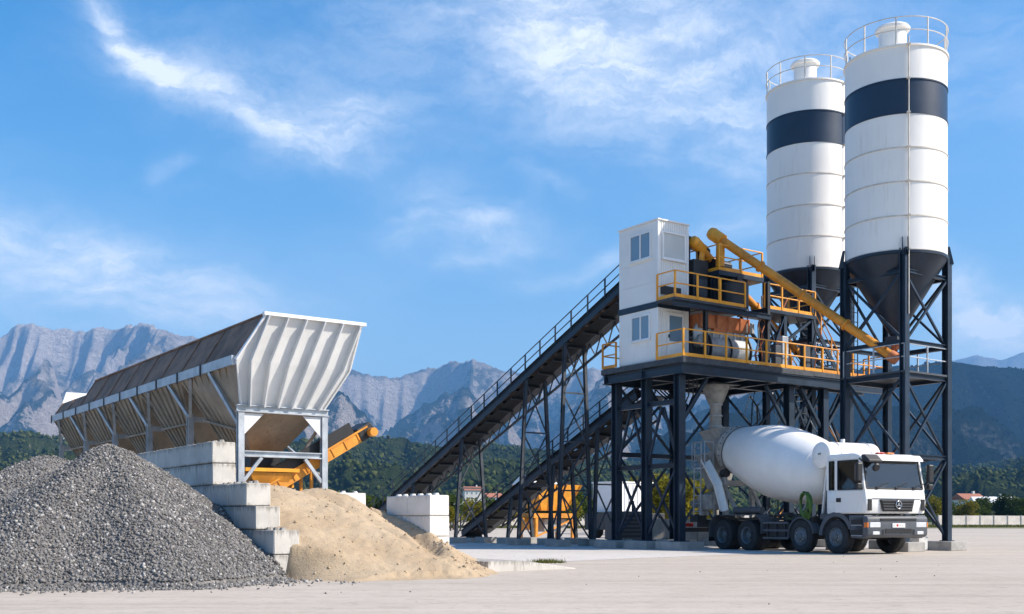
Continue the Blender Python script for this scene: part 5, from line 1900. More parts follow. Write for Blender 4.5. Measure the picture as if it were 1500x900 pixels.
    for s in (-1, 1):
        y0, y1 = (s * .90, s * 1.245)
        guard(axles[1], .60, 10, 185, min(y0, y1), max(y0, y1), 'truck_grey')
        # one long guard over the rear bogie, flat on top
        zt_ = 1.24
        prof = [(-6.35 + .95, .62), (-6.35 + 1.02, .98), (-6.35 + .92, 1.16), (-6.35 + .78, zt_), (-6.35 - .88, zt_), (-6.35 - 1.22, 1.14), (-6.35 - 1.36, .95), (-6.35 - 1.42, .50)]
        prof = [(-4.98, .60), (-4.97, .98), (-5.12, 1.17), (-5.35, zt_), (-7.5, zt_), (-7.74, 1.16), (-7.90, .95), (-7.95, .45)]
        mb = MB()
        for (a, b) in zip(prof, prof[1:]):
            dx, dz = b[0] - a[0], b[1] - a[1]
            ln = math.hypot(dx, dz)
            nx, nz = -dz / ln * .03, dx / ln * .03
            ya, yb = min(s * .62, s * 1.25), max(s * .62, s * 1.25)
            mb.add([(a[0], ya, a[1]), (b[0], ya, b[1]), (b[0], yb, b[1]), (a[0], yb, a[1]), (a[0] - nx, ya, a[1] - nz), (b[0] - nx, ya, b[1] - nz), (b[0] - nx, yb, b[1] - nz), (a[0] - nx, yb, a[1] - nz)],
                   [(0, 1, 2, 3), (7, 6, 5, 4), (0, 4, 5, 1), (1, 5, 6, 2), (2, 6, 7, 3), (3, 7, 4, 0)])
        mb.build('mudguard', 'truck_grey', T, smooth=30)
        MB().bx(-7.99, -7.96, min(s * .66, s * 1.24), max(s * .66, s * 1.24), .30, .72).build('mud_flap', 'black', T)
        # side: battery box, tank, guard bars
        MB().bx(-4.85, -3.62, min(s * .55, s * 1.12), max(s * .55, s * 1.12), .50, .98).build('side_box', 'truck_dark', T, bevel=.03)
        for z in (.46, .72, .98):
            MB().bx(-4.90, -3.60, min(s * 1.18, s * 1.22), max(s * 1.18, s * 1.22), z - .035, z + .035).build('side_guard', 'truck_grey', T)
        for x in (-4.7, -4.25, -3.8):
            MB().bx(x - .02, x + .02, min(s * 1.13, s * 1.178), max(s * 1.13, s * 1.178), .44, 1.02).build('guard_bracket', 'truck_dark', T)
        MB().bx(-8.6, -3.2, min(s * .42, s * .60), max(s * .42, s * .60), 1.06, 1.16).build('subframe', 'truck_grey', T)

    # ---- cab
    hw = 1.24
    zr, zbelt, zfl = 3.12, 2.02, 1.26
    # lower shell: side profile extruded across, then arch cut by building it in pieces
    low = MB().prism([(-1.72, -hw, zfl), (-0.02, -hw, zfl), (0.03, -hw, 1.62), (-0.03, -hw, zbelt), (-1.72, -hw, zbelt)], (0, 2 * hw, 0))
    cab = low.build('cab', 'truck_white', T, smooth=30, bevel=.05)
    # roof
    rf = MB().prism([(-1.72, -hw + .02, zr - .20), (-.30, -hw + .02, zr - .20), (-.18, -hw + .02, zr - .16), (-.30, -hw + .02, zr - .04), (-.55, -hw + .02, zr + .03), (-1.6, -hw + .02, zr + .03), (-1.72, -hw + .02, zr - .04)], (0, 2 * hw - .04, 0))
    rf.build('cab_roof', 'truck_white', cab, smooth=30, bevel=.05)
    # pillars and rear wall
    for s in (-1, 1):
        y = s * (hw - .045)
        MB().beam((-.075, y, zbelt - .03), (-.27, y, zr - .17), .085, .10, (0, 1, 0)).build('windscreen_pillar', 'truck_white', cab, bevel=.015)
        MB().bx(-1.72, -1.60, y - .045, y + .045, zbelt - .01, zr - .18).build('rear_pillar', 'truck_white', cab)
        MB().bx(-1.36, -1.22, y - .045, y + .045, zbelt - .01, zr - .18).build('centre_pillar', 'truck_white', cab)
        # side panes
        yp = s * (hw - .03)
        MB().bx(-1.598, -1.362, yp - .006, yp + .006, zbelt - .01, zr - .19).build('quarter_pane', 'glass', cab)
        # door
        yd0, yd1 = (s * (hw + .002), s * (hw + .022))
        dr = MB().prism([(-1.30, min(yd0, yd1), 1.30), (-.16, min(yd0, yd1), 1.30), (-.10, min(yd0, yd1), 1.62), (-.12, min(yd0, yd1), zbelt - .04), (-1.30, min(yd0, yd1), zbelt - .04)], (0, .02, 0)).build('door', 'truck_white', cab, bevel=.008)
        MB().sheet([(-1.215, yp, zbelt - .01), (-.16, yp, zbelt - .01), (-.33, yp, zr - .19), (-1.215, yp, zr - .19)], .012).build('door_pane', 'glass', dr)
        yh = s * (hw + .035)
        MB().bx(-1.24, -1.04, min(yh - .012, yh + .012), max(yh - .012, yh + .012), 1.63, 1.76).build('door_handle', 'black', dr, bevel=.01)
        # window rubber
        wr = MB()
        ring_ = [(-1.215, zbelt + .0), (-.175, zbelt + .0), (-.335, zr - .20), (-1.215, zr - .20)]
        for (a, b) in zip(ring_, ring_[1:] + ring_[:1]):
            wr.beam((a[0], s * (hw - .012), a[1]), (b[0], s * (hw - .012), b[1]), .03, .035, (0, 1, 0))
        wr.build('window_rubber', 'black', dr)
        wr = MB()
        ring_ = [(-1.60, zbelt), (-1.36, zbelt), (-1.36, zr - .20), (-1.60, zr - .20)]
        for (a, b) in zip(ring_, ring_[1:] + ring_[:1]):
            wr.beam((a[0], s * (hw - .012), a[1]), (b[0], s * (hw - .012), b[1]), .025, .035, (0, 1, 0))
        wr.build('window_rubber', 'black', cab)
        # lower side: arch and steps
        g0, g1 = sorted((s * .88, s * 1.25))
        guard(axles[0], .62, 20, 178, g0, g1, 'truck_grey', .14, 'wheel_arch', 14, .56)
        st = MB().prism([(-.62, g0, .52), (-.10, g0, .50), (-.06, g0, 1.22), (-.72, g0, 1.22)], (0, g1 - g0 - .01, 0)).build('step_panel', 'truck_grey', T, bevel=.02)
        for z in (.60, .92):
            y0, y1 = sorted((s * 1.20, s * 1.262))
            MB().bx(-.60, -.14, y0, y1, z, z + .16).build('step_recess', 'black', st)
            MB().bx(-.60, -.14, y0, s * 1.272 if s > 0 else y1, z - .02, z + .005).build('step_tread', 'galv', st)
        # mirrors
        ym = s * (hw + .24)
        MB().beam((-.14, s * hw, 2.88), (-.02, ym, 2.95), .035, .035).beam((-.14, s * hw, 2.05), (-.02, ym, 2.10), .035, .035).build('mirror_arm', 'black', cab)
        mr = MB().bx(-.10, .03, ym - .11, ym + .11, 2.25, 2.82).build('mirror', 'black', cab, bevel=.04)
        MB().bx(-.10, .02, ym - .10, ym + .10, 2.02, 2.20).build('wide_mirror', 'black', cab, bevel=.03)
        MB().bx(-.112, -.102, ym - .09, ym + .09, 2.29, 2.78).build('mirror_glass', 'chrome', mr)
    MB().bx(-1.715, -1.69, -hw + .1, hw - .1, zbelt - .01, zr - .18).build('rear_wall', 'truck_white', cab)
    MB().bx(-1.685, -1.66, -hw + .1, hw - .1, zbelt - .01, zr - .2).build('rear_lining', 'truck_dark', cab)
    # windscreen
    wb, wt = (-.055, zbelt + .02), (-.245, zr - .19)
    MB().sheet([(wb[0], -hw + .09, wb[1]), (wb[0], hw - .09, wb[1]), (wt[0], hw - .11, wt[1]), (wt[0], -hw + .11, wt[1])], .012).build('windscreen', 'glass', cab)
    wr = MB()
    cs = [(wb[0] + .01, -hw + .08, wb[1]), (wb[0] + .01, hw - .08, wb[1]), (wt[0] + .01, hw - .10, wt[1]), (wt[0] + .01, -hw + .10, wt[1])]
    for (a, b) in zip(cs, cs[1:] + cs[:1]):
        wr.beam(a, b, .05, .035, (1, 0, .2))
    wr.build('windscreen_rubber', 'black', cab)
    for y in (-.75, .05, .78):
        MB().beam((-.02, y, zbelt + .05), (-.06, y + .48, zbelt + .20), .02, .025).build('wiper', 'black', cab)
        MB().bx(-.05, .0, y - .05, y + .05, zbelt + .0, zbelt + .07).build('wiper_pivot', 'black', cab)
    # sun visor with mirror
    MB().prism([(-.20, -hw + .03, zr - .22), (.10, -hw + .03, zr - .30), (.12, -hw + .03, zr - .22), (-.10, -hw + .03, zr - .03), (-.24, -hw + .03, zr - .04)], (0, .55, 0)).build('corner_visor', 'truck_dark', cab, bevel=.03)
    MB().prism([(-.20, -hw + .60, zr - .19), (-.05, -hw + .60, zr - .22), (-.06, -hw + .60, zr - .16), (-.20, -hw + .60, zr - .02)], (0, 1.85, 0)).build('sun_visor', 'truck_white', cab, bevel=.01)
    MB().lathe([(.02, 0), (.12, .02), (.13, .06), (.10, .10)], 16, (.06, -hw + .32, zr - .42), (1, 0, -.4)).build('kerb_mirror', 'black', cab, smooth=40)
    MB().tube((.08, -hw + .32, zr - .25), (.07, -hw + .32, zr - .38), .02, 6).build('mirror_arm', 'black', cab)
    for y in (-.15, .25):
        MB().bx(-.60, -.45, y - .14, y + .14, zr + .03, zr + .07).build('roof_beacon', 'red' if y < 0 else 'orange_lens', cab, bevel=.015)
    # inside
    MB().bx(-.42, -.12, -hw + .12, hw - .12, 1.98, zbelt + .10).build('dashboard', 'cab_trim', cab, bevel=.03)
    for y in (-.62, .62):
        st = MB().bx(-1.45, -1.30, y - .28, y + .28, 2.0, 2.55).build('seat', 'cab_trim', cab, bevel=.05)
        MB().bx(-1.43, -1.33, y - .13, y + .13, 2.57, 2.76).build('headrest', 'cab_trim', st, bevel=.04)
    MB().path([(-.50 + math.sin(a) * .05, .62 + math.cos(a) * .24, 2.22 + math.sin(a) * .2) for a in [k * math.pi / 10 for k in range(20)]], .02, 6, True).build('steering_wheel', 'black', cab, smooth=60)
    MB().bx(-.75, -.60, .40, .85, 2.25, 2.35).build('dash_binnacle', 'black', cab)
    # grille, badge
    gr = MB().prism([(.035, -.72, 1.70), (.035, .72, 1.70), (.045, .60, 1.33), (.045, -.60, 1.33)], (.025, 0, 0)).build('grille', 'black', cab)
    for k in range(4):
        z = 1.38 + k * .085
        ww = .60 + (z - 1.33) * .32 - .03
        MB().bx(.062, .095, -ww, ww, z, z + .045).build('grille_bar', 'truck_dark', gr, bevel=.006)
    bd = MB().path([(.115, math.cos(a) * .115, 1.545 + math.sin(a) * .115) for a in [k * math.pi / 12 for k in range(24)]], .014, 6, True).build('badge', 'chrome', gr, smooth=60)
    em = MB()
    for k in range(3):
        a = R(90 + k * 120)
        em.sheet([(.118, 0 + math.cos(a + 1.2) * .03, 1.545 + math.sin(a + 1.2) * .03), (.118, math.cos(a) * .10, 1.545 + math.sin(a) * .10), (.118, math.cos(a - 1.2) * .03, 1.545 + math.sin(a - 1.2) * .03)], .014)
    em.build('emblem_arm', 'chrome', bd)
    # front corner ducts
    for s in (-1, 1):
        y0, y1 = sorted((s * 1.02, s * 1.18))
        MB().bx(.015, .045, y0, y1, 1.36, 1.72).build('corner_duct', 'black', cab, bevel=.015)
    MB().bx(.02, .035, -1.0, 1.0, 1.72, 1.735).build('bonnet_gap', 'black', cab)
    # bumper
    bp = MB().prism([(-.55, -1.25, .58), (-.02, -1.25, .52), (.10, -1.25, .60), (.10, -1.25, 1.12), (.04, -1.25, 1.20), (-.55, -1.25, 1.20)], (0, 2.5, 0)).build('bumper', 'truck_grey', T, smooth=30, bevel=.05)
    MB().bx(.085, .112, -.55, .55, .66, .80).build('lower_intake', 'black', bp)
    MB().bx(.085, .112, -.75, .75, 1.04, 1.12).build('upper_slot', 'black', bp)
    pl = MB().bx(.105, .122, -.26, .26, .84, .97).build('number_plate', 'plate', bp)
    MB().bx(.123, .125, -.10, -.02, .87, .94).build('plate_mark', 'red', pl)
    for y in (-.2, .05, .14):
        MB().bx(.123, .125, y - .03, y + .03, .875, .935).build('plate_mark', 'blind', pl)
    for s in (-1, 1):
        y0, y1 = sorted((s * .74, s * 1.17))
        hl = MB().bx(.06, .115, y0, y1, .84, 1.00).build('headlight', 'lamp_lens', bp, bevel=.02)
        ya, yb = sorted((s * 1.175, s * 1.256))
        MB().bx(-.06, .095, ya, yb, .84, 1.00).build('indicator', 'orange_lens', bp, bevel=.01)
        y0, y1 = sorted((s * .78, s * 1.05))
        MB().bx(.06, .115, y0, y1, .62, .72).build('fog_lamp', 'lamp_lens', bp, bevel=.015)
        y0, y1 = sorted((s * .60, s * .68))
        MB().bx(.085, .112, y0, y1, .62, .78).build('tow_slot', 'black', bp)

    # ---- water tank across the back of the cab
    wt_ = MB().lathe([(.05, 0), (.34, .015), (.42, .05), (.44, .10), (.44, 2.15), (.42, 2.2), (.3, 2.25)], 36, (-2.08, -1.20, 3.16), (0, 1, 0)).build('water_tank', 'truck_white', T, smooth=35)
    for y in (-.7, .6):
        MB().lathe([(.445, y), (.455, y), (.455, y + .05), (.445, y + .05)], 36, (-2.08, 0, 3.16), (0, 1, 0), False, False).build('tank_strap', 'galv', wt_, smooth=30)
    MB().bx(-2.12, -2.02, -1.235, -1.205, 3.18, 3.22).build('tank_gauge', 'truck_grey', wt_)
    MB().tube((-2.0, -.3, 3.58), (-2.0, -.3, 3.70), .07, 12).build('filler_cap', 'truck_white', wt_, smooth=40)
    for y in (-.85, .85):
        MB().beam((-2.0, y, 1.1), (-2.05, y, 2.78), .08, .08).build('tank_post', 'truck_white', T)
        MB().beam((-2.35, y, 1.1), (-2.12, y, 2.78), .06, .06).build('tank_post', 'truck_white', T)
    MB().bx(-2.3, -1.85, -1.0, 1.0, 1.10, 1.28).build('front_pedestal', 'truck_grey', T, bevel=.02)

    # ---- drum
    f0, f1 = Vector((-2.45, 0, 2.42)), Vector((-8.55, 0, 3.86))
    ax = (f1 - f0).normalized()
    L = (f1 - f0).length
    prof = [(.35, 0.0), (.62, .02), (.70, .06), (.86, .32), (1.02, .80), (1.15, 1.35), (1.235, 1.95), (1.285, 2.5), (1.30, 2.95), (1.285, 3.3), (1.23, 3.75), (1.12, 4.3), (.97, 4.95), (.84, 5.45), (.76, 5.75)]
    pp = []
    for (a, b) in zip(prof, prof[1:]):
        pp.append(a)
        pp.append(((a[0] + b[0]) / 2 + .004, (a[1] + b[1]) / 2))
    pp.append(prof[-1])
    dm = MB().lathe(pp, 72, f0, ax, True, False).build('drum', 'drum_white', T, smooth=60)
    MB().lathe([(.74, 5.36), (.875, 5.37), (.895, 5.40), (.895, 5.66), (.875, 5.69), (.74, 5.70)], 60, f0, ax, False, False).build('roller_ring', 'dusty', dm, smooth=30)
    bl = MB()
    s1 = ax.cross(Vector((0, 0, 1))).normalized()
    u1 = s1.cross(ax)
    for k in range(24):
        a = 2 * math.pi * k / 24
        rv = s1 * math.cos(a) + u1 * math.sin(a)
        bl.tube(f0 + ax * 5.53 + rv * .89, f0 + ax * 5.53 + rv * .915, .022, 6)
    bl.build('ring_bolts', 'truck_dark', dm)
    MB().lathe([(.905, 5.30), (.915, 5.30), (.915, 5.335), (.905, 5.335)], 60, f0, ax, False, False).build('seal_band', 'black', dm, smooth=30)
    MB().lathe([(.76, 5.72), (.70, 5.9), (.62, 6.15), (.60, 6.26), (.55, 6.26), (.55, 5.8)], 60, f0, ax, False, False).build('drum_mouth', 'dusty', dm, smooth=40)
    MB().lathe([(1.006, .76), (1.018, .76), (1.04, .84), (1.028, .84)], 60, f0, ax, False, False).build('drum_seam', 'drum_white', dm, smooth=40)
    # gearbox in front, rollers behind
    MB().lathe([(.5, -.35), (.55, -.2), (.35, .0)], 24, f0, ax).build('drum_gearbox', 'truck_grey', T, smooth=40)
    MB().bx(-2.75, -2.3, -.5, .5, 1.2, 2.1).build('drum_drive_stand', 'truck_grey', T, bevel=.04)
    rc = f0 + ax * 5.53
    for s in (-1, 1):
        MB().tube(rc + Vector((-.12, s * .62, -.90)), rc + Vector((.12, s * .62, -.86)), .16, 16).build('drum_roller', 'truck_dark', T, smooth=40)
        MB().beam((-7.8, s * .62, 1.15), (-7.85, s * .62, 2.68), .14, .18).build('rear_post', 'dusty', T)
        MB().beam((-7.0, s * .58, 1.15), (-7.75, s * .60, 2.2), .10, .12).build('rear_strut', 'dusty', T)
    MB().bx(-8.05, -7.65, -.75, .75, 2.35, 2.55).build('roller_beam', 'dusty', T, bevel=.02)
    MB().bx(-6.9, -5.6, -.95, -.62, 1.28, 1.55).build('hydraulic_box', 'truck_grey', T, bevel=.04)
    MB().tube((-6.8, -.92, 1.42), (-5.3, -.92, 1.42), .13, 16).build('air_tank', 'truck_grey', T, smooth=40)
    # ---- charging hopper, discharge chutes
    hp = MB().add([(-9.25, -.75, 4.42), (-9.25, .75, 4.42), (-8.25, .62, 4.55), (-8.25, -.62, 4.55), (-8.95, -.35, 3.55), (-8.95, .35, 3.55), (-8.35, .35, 3.75), (-8.35, -.35, 3.75)],
                  [(0, 1, 5, 4), (1, 2, 6, 5), (2, 3, 7, 6), (3, 0, 4, 7)]).build('charging_funnel', 'dusty', T)
    hp.modifiers.new('thick', 'SOLIDIFY').thickness = .03
    MB().path([(-9.25, -.75, 4.42), (-9.25, .75, 4.42), (-8.25, .62, 4.55), (-8.25, -.62, 4.55)], .035, 8, True).build('funnel_rim', 'dusty', hp)
    # discharge hood (drops from the mouth) and swung-in chute
    MB().add([(-8.55, -.62, 3.7), (-8.55, .62, 3.7), (-9.55, .72, 3.55), (-9.55, -.72, 3.55), (-8.75, -.28, 2.35), (-8.75, .28, 2.35), (-9.35, .30, 2.25), (-9.35, -.30, 2.25)],
             [(0, 1, 5, 4), (1, 2, 6, 5), (2, 3, 7, 6), (3, 0, 4, 7)]).build('discharge_hood', 'dusty', T)

    def chute(p, q, r, name, mat):
        p, q = Vector(p), Vector(q)
        d = (q - p).normalized()
        s = d.cross(Vector((0, 0, 1))).normalized()
        u = s.cross(d)
        vs, fs = [], []
        n_ = 10
        for P in (p, q):
            for rr in (r, r - .02):
                for k in range(n_ + 1):
                    a = math.pi + math.pi * k / n_
                    vs.append(P + s * (math.cos(a) * rr) + u * (math.sin(a) * rr))
        m_ = n_ + 1
        for k in range(n_):
            fs.append((k, k + 1, 2 * m_ + k + 1, 2 * m_ + k))
            fs.append((m_ + k, 3 * m_ + k, 3 * m_ + k + 1, m_ + k + 1))
        fs.append((0, 2 * m_, 3 * m_, m_))
        fs.append((n_, m_ + n_, 3 * m_ + n_, 2 * m_ + n_))
        return MB().add(vs, fs).build(name, mat, T, smooth=50)
    chute((-9.05, -.15, 2.25), (-9.1, -1.15, 1.75), .26, 'swivel_chute', 'dusty')
    chute((-8.35, -1.12, 3.35), (-7.55, -1.14, 2.42), .20, 'spare_chute', 'truck_white')
    chute((-7.55, -1.14, 2.42), (-7.18, -1.12, 1.45), .19, 'spare_chute', 'truck_white')
    MB().beam((-7.9, -1.08, 1.2), (-7.9, -1.0, 2.6), .05, .05).build('chute_hanger', 'dusty', T)
    MB().tube((-9.05, -.1, 1.0), (-9.05, -.1, 2.1), .09, 12).build('chute_pivot', 'dusty', T)
    # ladder and small platform at the rear right corner
    ld = MB()
    for x in (-9.05, -8.62):
        ld.tube((x, -1.16, 1.25), (x, -1.10, 4.05), .028, 6)
    lo_ = ld.build('ladder', 'galv', T)
    for k in range(9):
        z = 1.4 + k * .30
        f = (z - 1.25) / 2.8
        MB().tube((-9.05, -1.16 + .06 * f, z), (-8.62, -1.16 + .06 * f, z), .022, 6).build('rung', 'galv', lo_)
    MB().bx(-9.2, -8.4, -1.12, -.72, 3.02, 3.06).build('service_platform', 'galv', T)
    mb = MB()
    for z in (3.55, 4.02):
        mb.path([(-9.2, -.72, z), (-9.2, -1.12, z), (-8.4, -1.12, z), (-8.4, -.72, z)], .022, 6)
    for (x, y) in ((-9.2, -1.12), (-8.4, -1.12), (-9.2, -.72), (-8.4, -.72)):
        mb.tube((x, y, 3.06), (x, y, 4.02), .022, 6)
    mb.build('platform_rail', 'galv', T)
    # rear frame, lights, bumper
    MB().bx(-9.6, -8.7, -.62, .62, .80, 1.10).build('rear_frame', 'truck_dark', T, bevel=.03)
    MB().bx(-9.68, -9.58, -1.15, 1.15, .62, .78).build('rear_bar', 'truck_dark', T)
    for s in (-1, 1):
        y0, y1 = sorted((s * .72, s * 1.12))
        MB().bx(-9.72, -9.685, y0, y1, .82, .95).build('tail_lamp', 'red', T)
        MB().bx(-9.4, -8.9, min(s * .65, s * 1.1), max(s * .65, s * 1.1), 1.0, 1.3).build('tool_box', 'truck_dark', T, bevel=.03)
    MB().bx(-9.0, -8.1, -1.05, -.55, 1.45, 2.05).build('control_box', 'dusty', T, bevel=.08)
    MB().tube((-8.9, -.8, 1.25), (-8.9, -.8, 1.5), .2, 14).build('pump', 'dusty', T, smooth=40)
    # exhaust / valve clutter along the frame
    rr = random.Random(8)
    for k in range(9):
        x = -4.9 + k * .28
        MB().path([(x, -.62, 1.15), (x + rr.uniform(-.1, .1), -.9, 1.22), (x + .2, -1.0, 1.12 + rr.uniform(0, .12)), (x + .35, -.8, 1.1)], .018, 6).build('hose', rr.choice(['black', 'green_hose', 'galv']), T, smooth=60)
    for k in range(4):
        MB().bx(-4.7 + k * .45, -4.45 + k * .45, -.85, -.6, 1.17, 1.28 + .05 * (k % 2)).build('valve_block', 'truck_dark', T, bevel=.02)
    MB().tube((-2.5, -.95, 1.0), (-3.5, -.95, 1.0), .2, 18).build('silencer', 'truck_dark', T, smooth=40)
    return T


build_truck()

# coiled green hose hung at the front of the drum
TM = Matrix.Translation((11.9, 33.85, 0)) @ Matrix.Rotation(TRUCK_YAW, 4, 'Z')


def build_hose():
    c = TM @ Vector((-2.75, -1.22, 1.62))
    t = thing('hose_coil', 'coiled green rubber hose hanging beside the truck drum', 'hose', c, TRUCK_YAW)
    rr = random.Random(4)
    for k in range(7):
        ra, rb = .16 + .018 * k, .34 + .02 * k
        y = -.06 + .02 * k
        MB().path([(math.cos(a) * ra, y + .03 * math.sin(a * 2 + k), math.sin(a) * rb - .02 * k) for a in [j * math.pi / 14 for j in range(28)]], .026, 7, True).build('hose_turn', 'green_hose', t, smooth=60)
    MB().tube((0, .16, .36), (0, -.1, .38), .02, 6).build('hook', 'darksteel', t)


build_hose()
# ================================================================== background
def build_yellow_machine():
    base = Vector((1.95, 60.0, 0))
    t = thing('feed_hopper', 'yellow feed hopper machine with white tarpaulin standing behind the conveyors', 'hopper', base, ROT)
    top = [(-1.6, -1.1, 3.0), (1.5, -1.1, 3.0), (1.5, 1.1, 3.0), (-1.6, 1.1, 3.0)]
    bot = [(-.9, -.6, 1.6), (.8, -.6, 1.6), (.8, .6, 1.6), (-.9, .6, 1.6)]
    MB().add(top + bot, [(0, 1, 5, 4), (1, 2, 6, 5), (2, 3, 7, 6), (3, 0, 4, 7), (4, 5, 6, 7)]).build('hopper_body', 'yellow', t)
    for k in range(4):
        f = k / 3
        p, q = Vector(top[0]).lerp(Vector(top[1]), f), Vector(bot[0]).lerp(Vector(bot[1]), f)
        MB().beam(p + Vector((0, -.04, 0)), q + Vector((0, -.04, 0)), .08, .08).build('rib', 'yellow_worn', t)
    MB().add([(-1.62, -1.12, 3.02), (-.1, -1.12, 3.02), (-.1, 1.12, 3.02), (-1.62, 1.12, 3.02), (-1.5, -.2, 3.55), (-.2, -.2, 3.62), (-.2, .5, 3.55), (-1.5, .5, 3.5)],
             [(0, 1, 5, 4), (1, 2, 6, 5), (2, 3, 7, 6), (3, 0, 4, 7), (4, 5, 6, 7)]).build('tarpaulin', 'white', t, smooth=60)
    MB().bx(-1.5, 1.4, -.8, .8, 1.2, 1.45).build('bed_frame', 'yellow_worn', t)
    for x in (-1.3, 1.2):
        for y in (-.7, .7):
            bar('leg', (x, y, 0), (x, y, 1.25), .16, .16, 'yellow_worn', t)
    bar('brace', (-1.3, -.75, .2), (1.2, -.75, 1.15), .08, .08, 'yellow_worn', t)
    MB().bx(-.6, .9, -.5, .5, .45, 1.15).build('drive_housing', 'dusty', t, bevel=.05)
    MB().tube((-1.8, 0, .9), (-1.2, 0, .9), .35, 18).build('drum', 'yellow_worn', t, smooth=40)


build_yellow_machine()


def build_container():
    t = thing('site_container', 'white ribbed site container seen between the tower columns', 'container', (6.6, 66.0, 1.55), ROT)
    MB().bx(-1.4, 1.6, -1.0, 1.0, 0.0, 1.75).build('body', 'cabin', t, bevel=.02)
    for k in range(9):
        MB().bx(-1.3 + k * .34, -1.18 + k * .34, -1.04, -1.003, .1, 1.65).build('rib', 'cabin', t)
    MB().bx(-1.45, 1.65, -1.05, 1.05, 1.752, 1.83).build('roof', 'white', t)
    t2 = thing('equipment_trailer', 'dark grey equipment trailer under the white site container', 'trailer', (6.6, 66.0, 0), ROT)
    MB().bx(-2.0, 2.6, -1.05, 1.05, .5, 1.5).build('bed_box', 'truck_dark', t2, bevel=.03)
    for x in (-1.2, 1.6):
        for y in (-.85, .85):
            MB().tube((x, y - .12, .42), (x, y + .12, .42), .42, 20).build('wheel', 'rubber', t2, smooth=40)
    for k in range(5):
        MB().bx(-1.9 + k * 1.0, -1.82 + k * 1.0, -1.10, -1.055, .55, 1.48).build('stake', 'navy_dust', t2)
    # switch cabinets and a tank beneath the lower conveyor
    t3 = thing('generator_box', 'dark grey generator housing standing low behind the tower columns', 'generator', (4.3, 46.6, 0), R(12))
    MB().bx(0.0, 1.4, 0.0, 1.2, 0.15, 1.45).build('housing', 'truck_grey', t3, bevel=.04)
    MB().bx(-.05, 1.45, -.05, 1.25, 0.0, .148).build('skid', 'darksteel', t3)
    for k in range(6):
        MB().bx(.15, 1.25, -.03, -.003, .35 + k * .17, .43 + k * .17).build('louvre', 'truck_dark', t3)
    MB().tube((1.1, .6, 1.45), (1.1, .6, 1.9), .06, 10).build('exhaust', 'darksteel', t3)
    # low concrete wall behind the truck
    t4 = thing('low_wall', 'low dark grey concrete wall behind the rear of the truck', 'wall', (5.9, 46.9, 0), R(4))
    for k in range(4):
        MB().bx(k * 1.05 + .006, (k + 1) * 1.05 - .006, 0, .35, 0.004, 1.12 + .01 * (k % 2)).build('wall_panel', 'concrete_d', t4, bevel=.02)


build_container()

# ---- spare blocks lying on the yard
for (px_, Yd, ry, sx_, lab) in ((1342, 38.6, 20, 0.8, 'single pale concrete block on the ground just behind the truck bumper'),):
    o = inst('concrete_block', block_mesh(1.0, 0, 'concrete_w', 91), None, ((px_ - 750) / F * Yd, Yd, .25), (0, 0, R(ry)), (sx_, .75, 1.1))
    tag(o, lab, 'block')


# ---- boundary wall of concrete panels
def build_fence():
    t = thing('boundary_wall', 'pale concrete panel wall along the far edge of the yard', 'wall', (-30, 170, 0), R(16.0))
    pm = MB().bx(.09, 2.96, -.05, .05, 0.0, 2.0).mesh('panel', 'fence_panel')
    im = MB().bx(.25, 2.80, -.075, -.052, .25, 1.75).mesh('panel_field', 'fence_panel')
    po = MB().bx(-.12, .08, -.12, .12, 0, 2.1).mesh('post', 'concrete_d')
    for k in range(48):
        z = random.uniform(-.05, .05)
        if k not in (36, 44, 20):
            p = inst('panel', pm, t, (k * 3.05, 0, z))
        inst('post', po, t, (k * 3.05, 0, 0))
    return t


build_fence()


# ---- trees
def leaf_crown(rr, h, rad, n, lobes, size):
    """crown of small leaf faces spread through a few overlapping clumps"""
    cl = []
    for k in range(lobes):
        a = rr.uniform(0, 6.28)
        d = rr.uniform(0, rad * .62)
        cl.append((Vector((math.cos(a) * d, math.sin(a) * d, h * rr.uniform(.34, .86))), rad * rr.uniform(.34, .6)))
    vs, fs = [], []
    for k in range(n):
        c, r_ = rr.choice(cl)
        v = Vector((rr.gauss(0, 1), rr.gauss(0, 1), rr.gauss(0, 1))).normalized() * r_ * (rr.random() ** .28)
        v.z *= .8
        p = c + v
        s = size * rr.uniform(.6, 1.5)
        e1 = Vector((rr.gauss(0, 1), rr.gauss(0, 1), rr.gauss(0, .8))).normalized() * s
        e2 = e1.cross(Vector((rr.gauss(0, 1), rr.gauss(0, 1), rr.gauss(0, 1)))).normalized() * s * .7
        o = len(vs)
        vs += [p - e1, p + e2 * .8, p + e1, p - e2 * .8]
        fs.append((o, o + 1, o + 2, o + 3))
    return vs, fs, cl


def tree_proto(seed, h, rad, n, lobes, size, mat):
    rr = random.Random(seed)
    vs, fs, cl = leaf_crown(rr, h, rad, n, lobes, size)
    me = bpy.data.meshes.new('crown')
    me.from_pydata(vs, [], fs)
    me.materials.append(M[mat])
    mb = MB()
    mb.tube((0, 0, -.1), (rr.uniform(-.1, .1), rr.uniform(-.1, .1), h * .45), h * .035, 8, h * .022)
    for c, r_ in cl[:6]:
        mb.tube((0, 0, h * .3), c, h * .016, 5, h * .005)
    return me, mb.mesh('trunk', 'bark', 50)


PROTO = {
    'g': [tree_proto(s, 6.0, 2.6, 2300, 11, .17, 'leaf_green') for s in (1, 2, 3)],
    'y': [tree_proto(s, 4.6, 2.2, 2000, 9, .16, 'leaf_yellow') for s in (4, 5, 6)],
    'd': [tree_proto(s, 7.0, 2.8, 2500, 12, .18, 'leaf_dark') for s in (7, 8)],
}
_tc = [0]


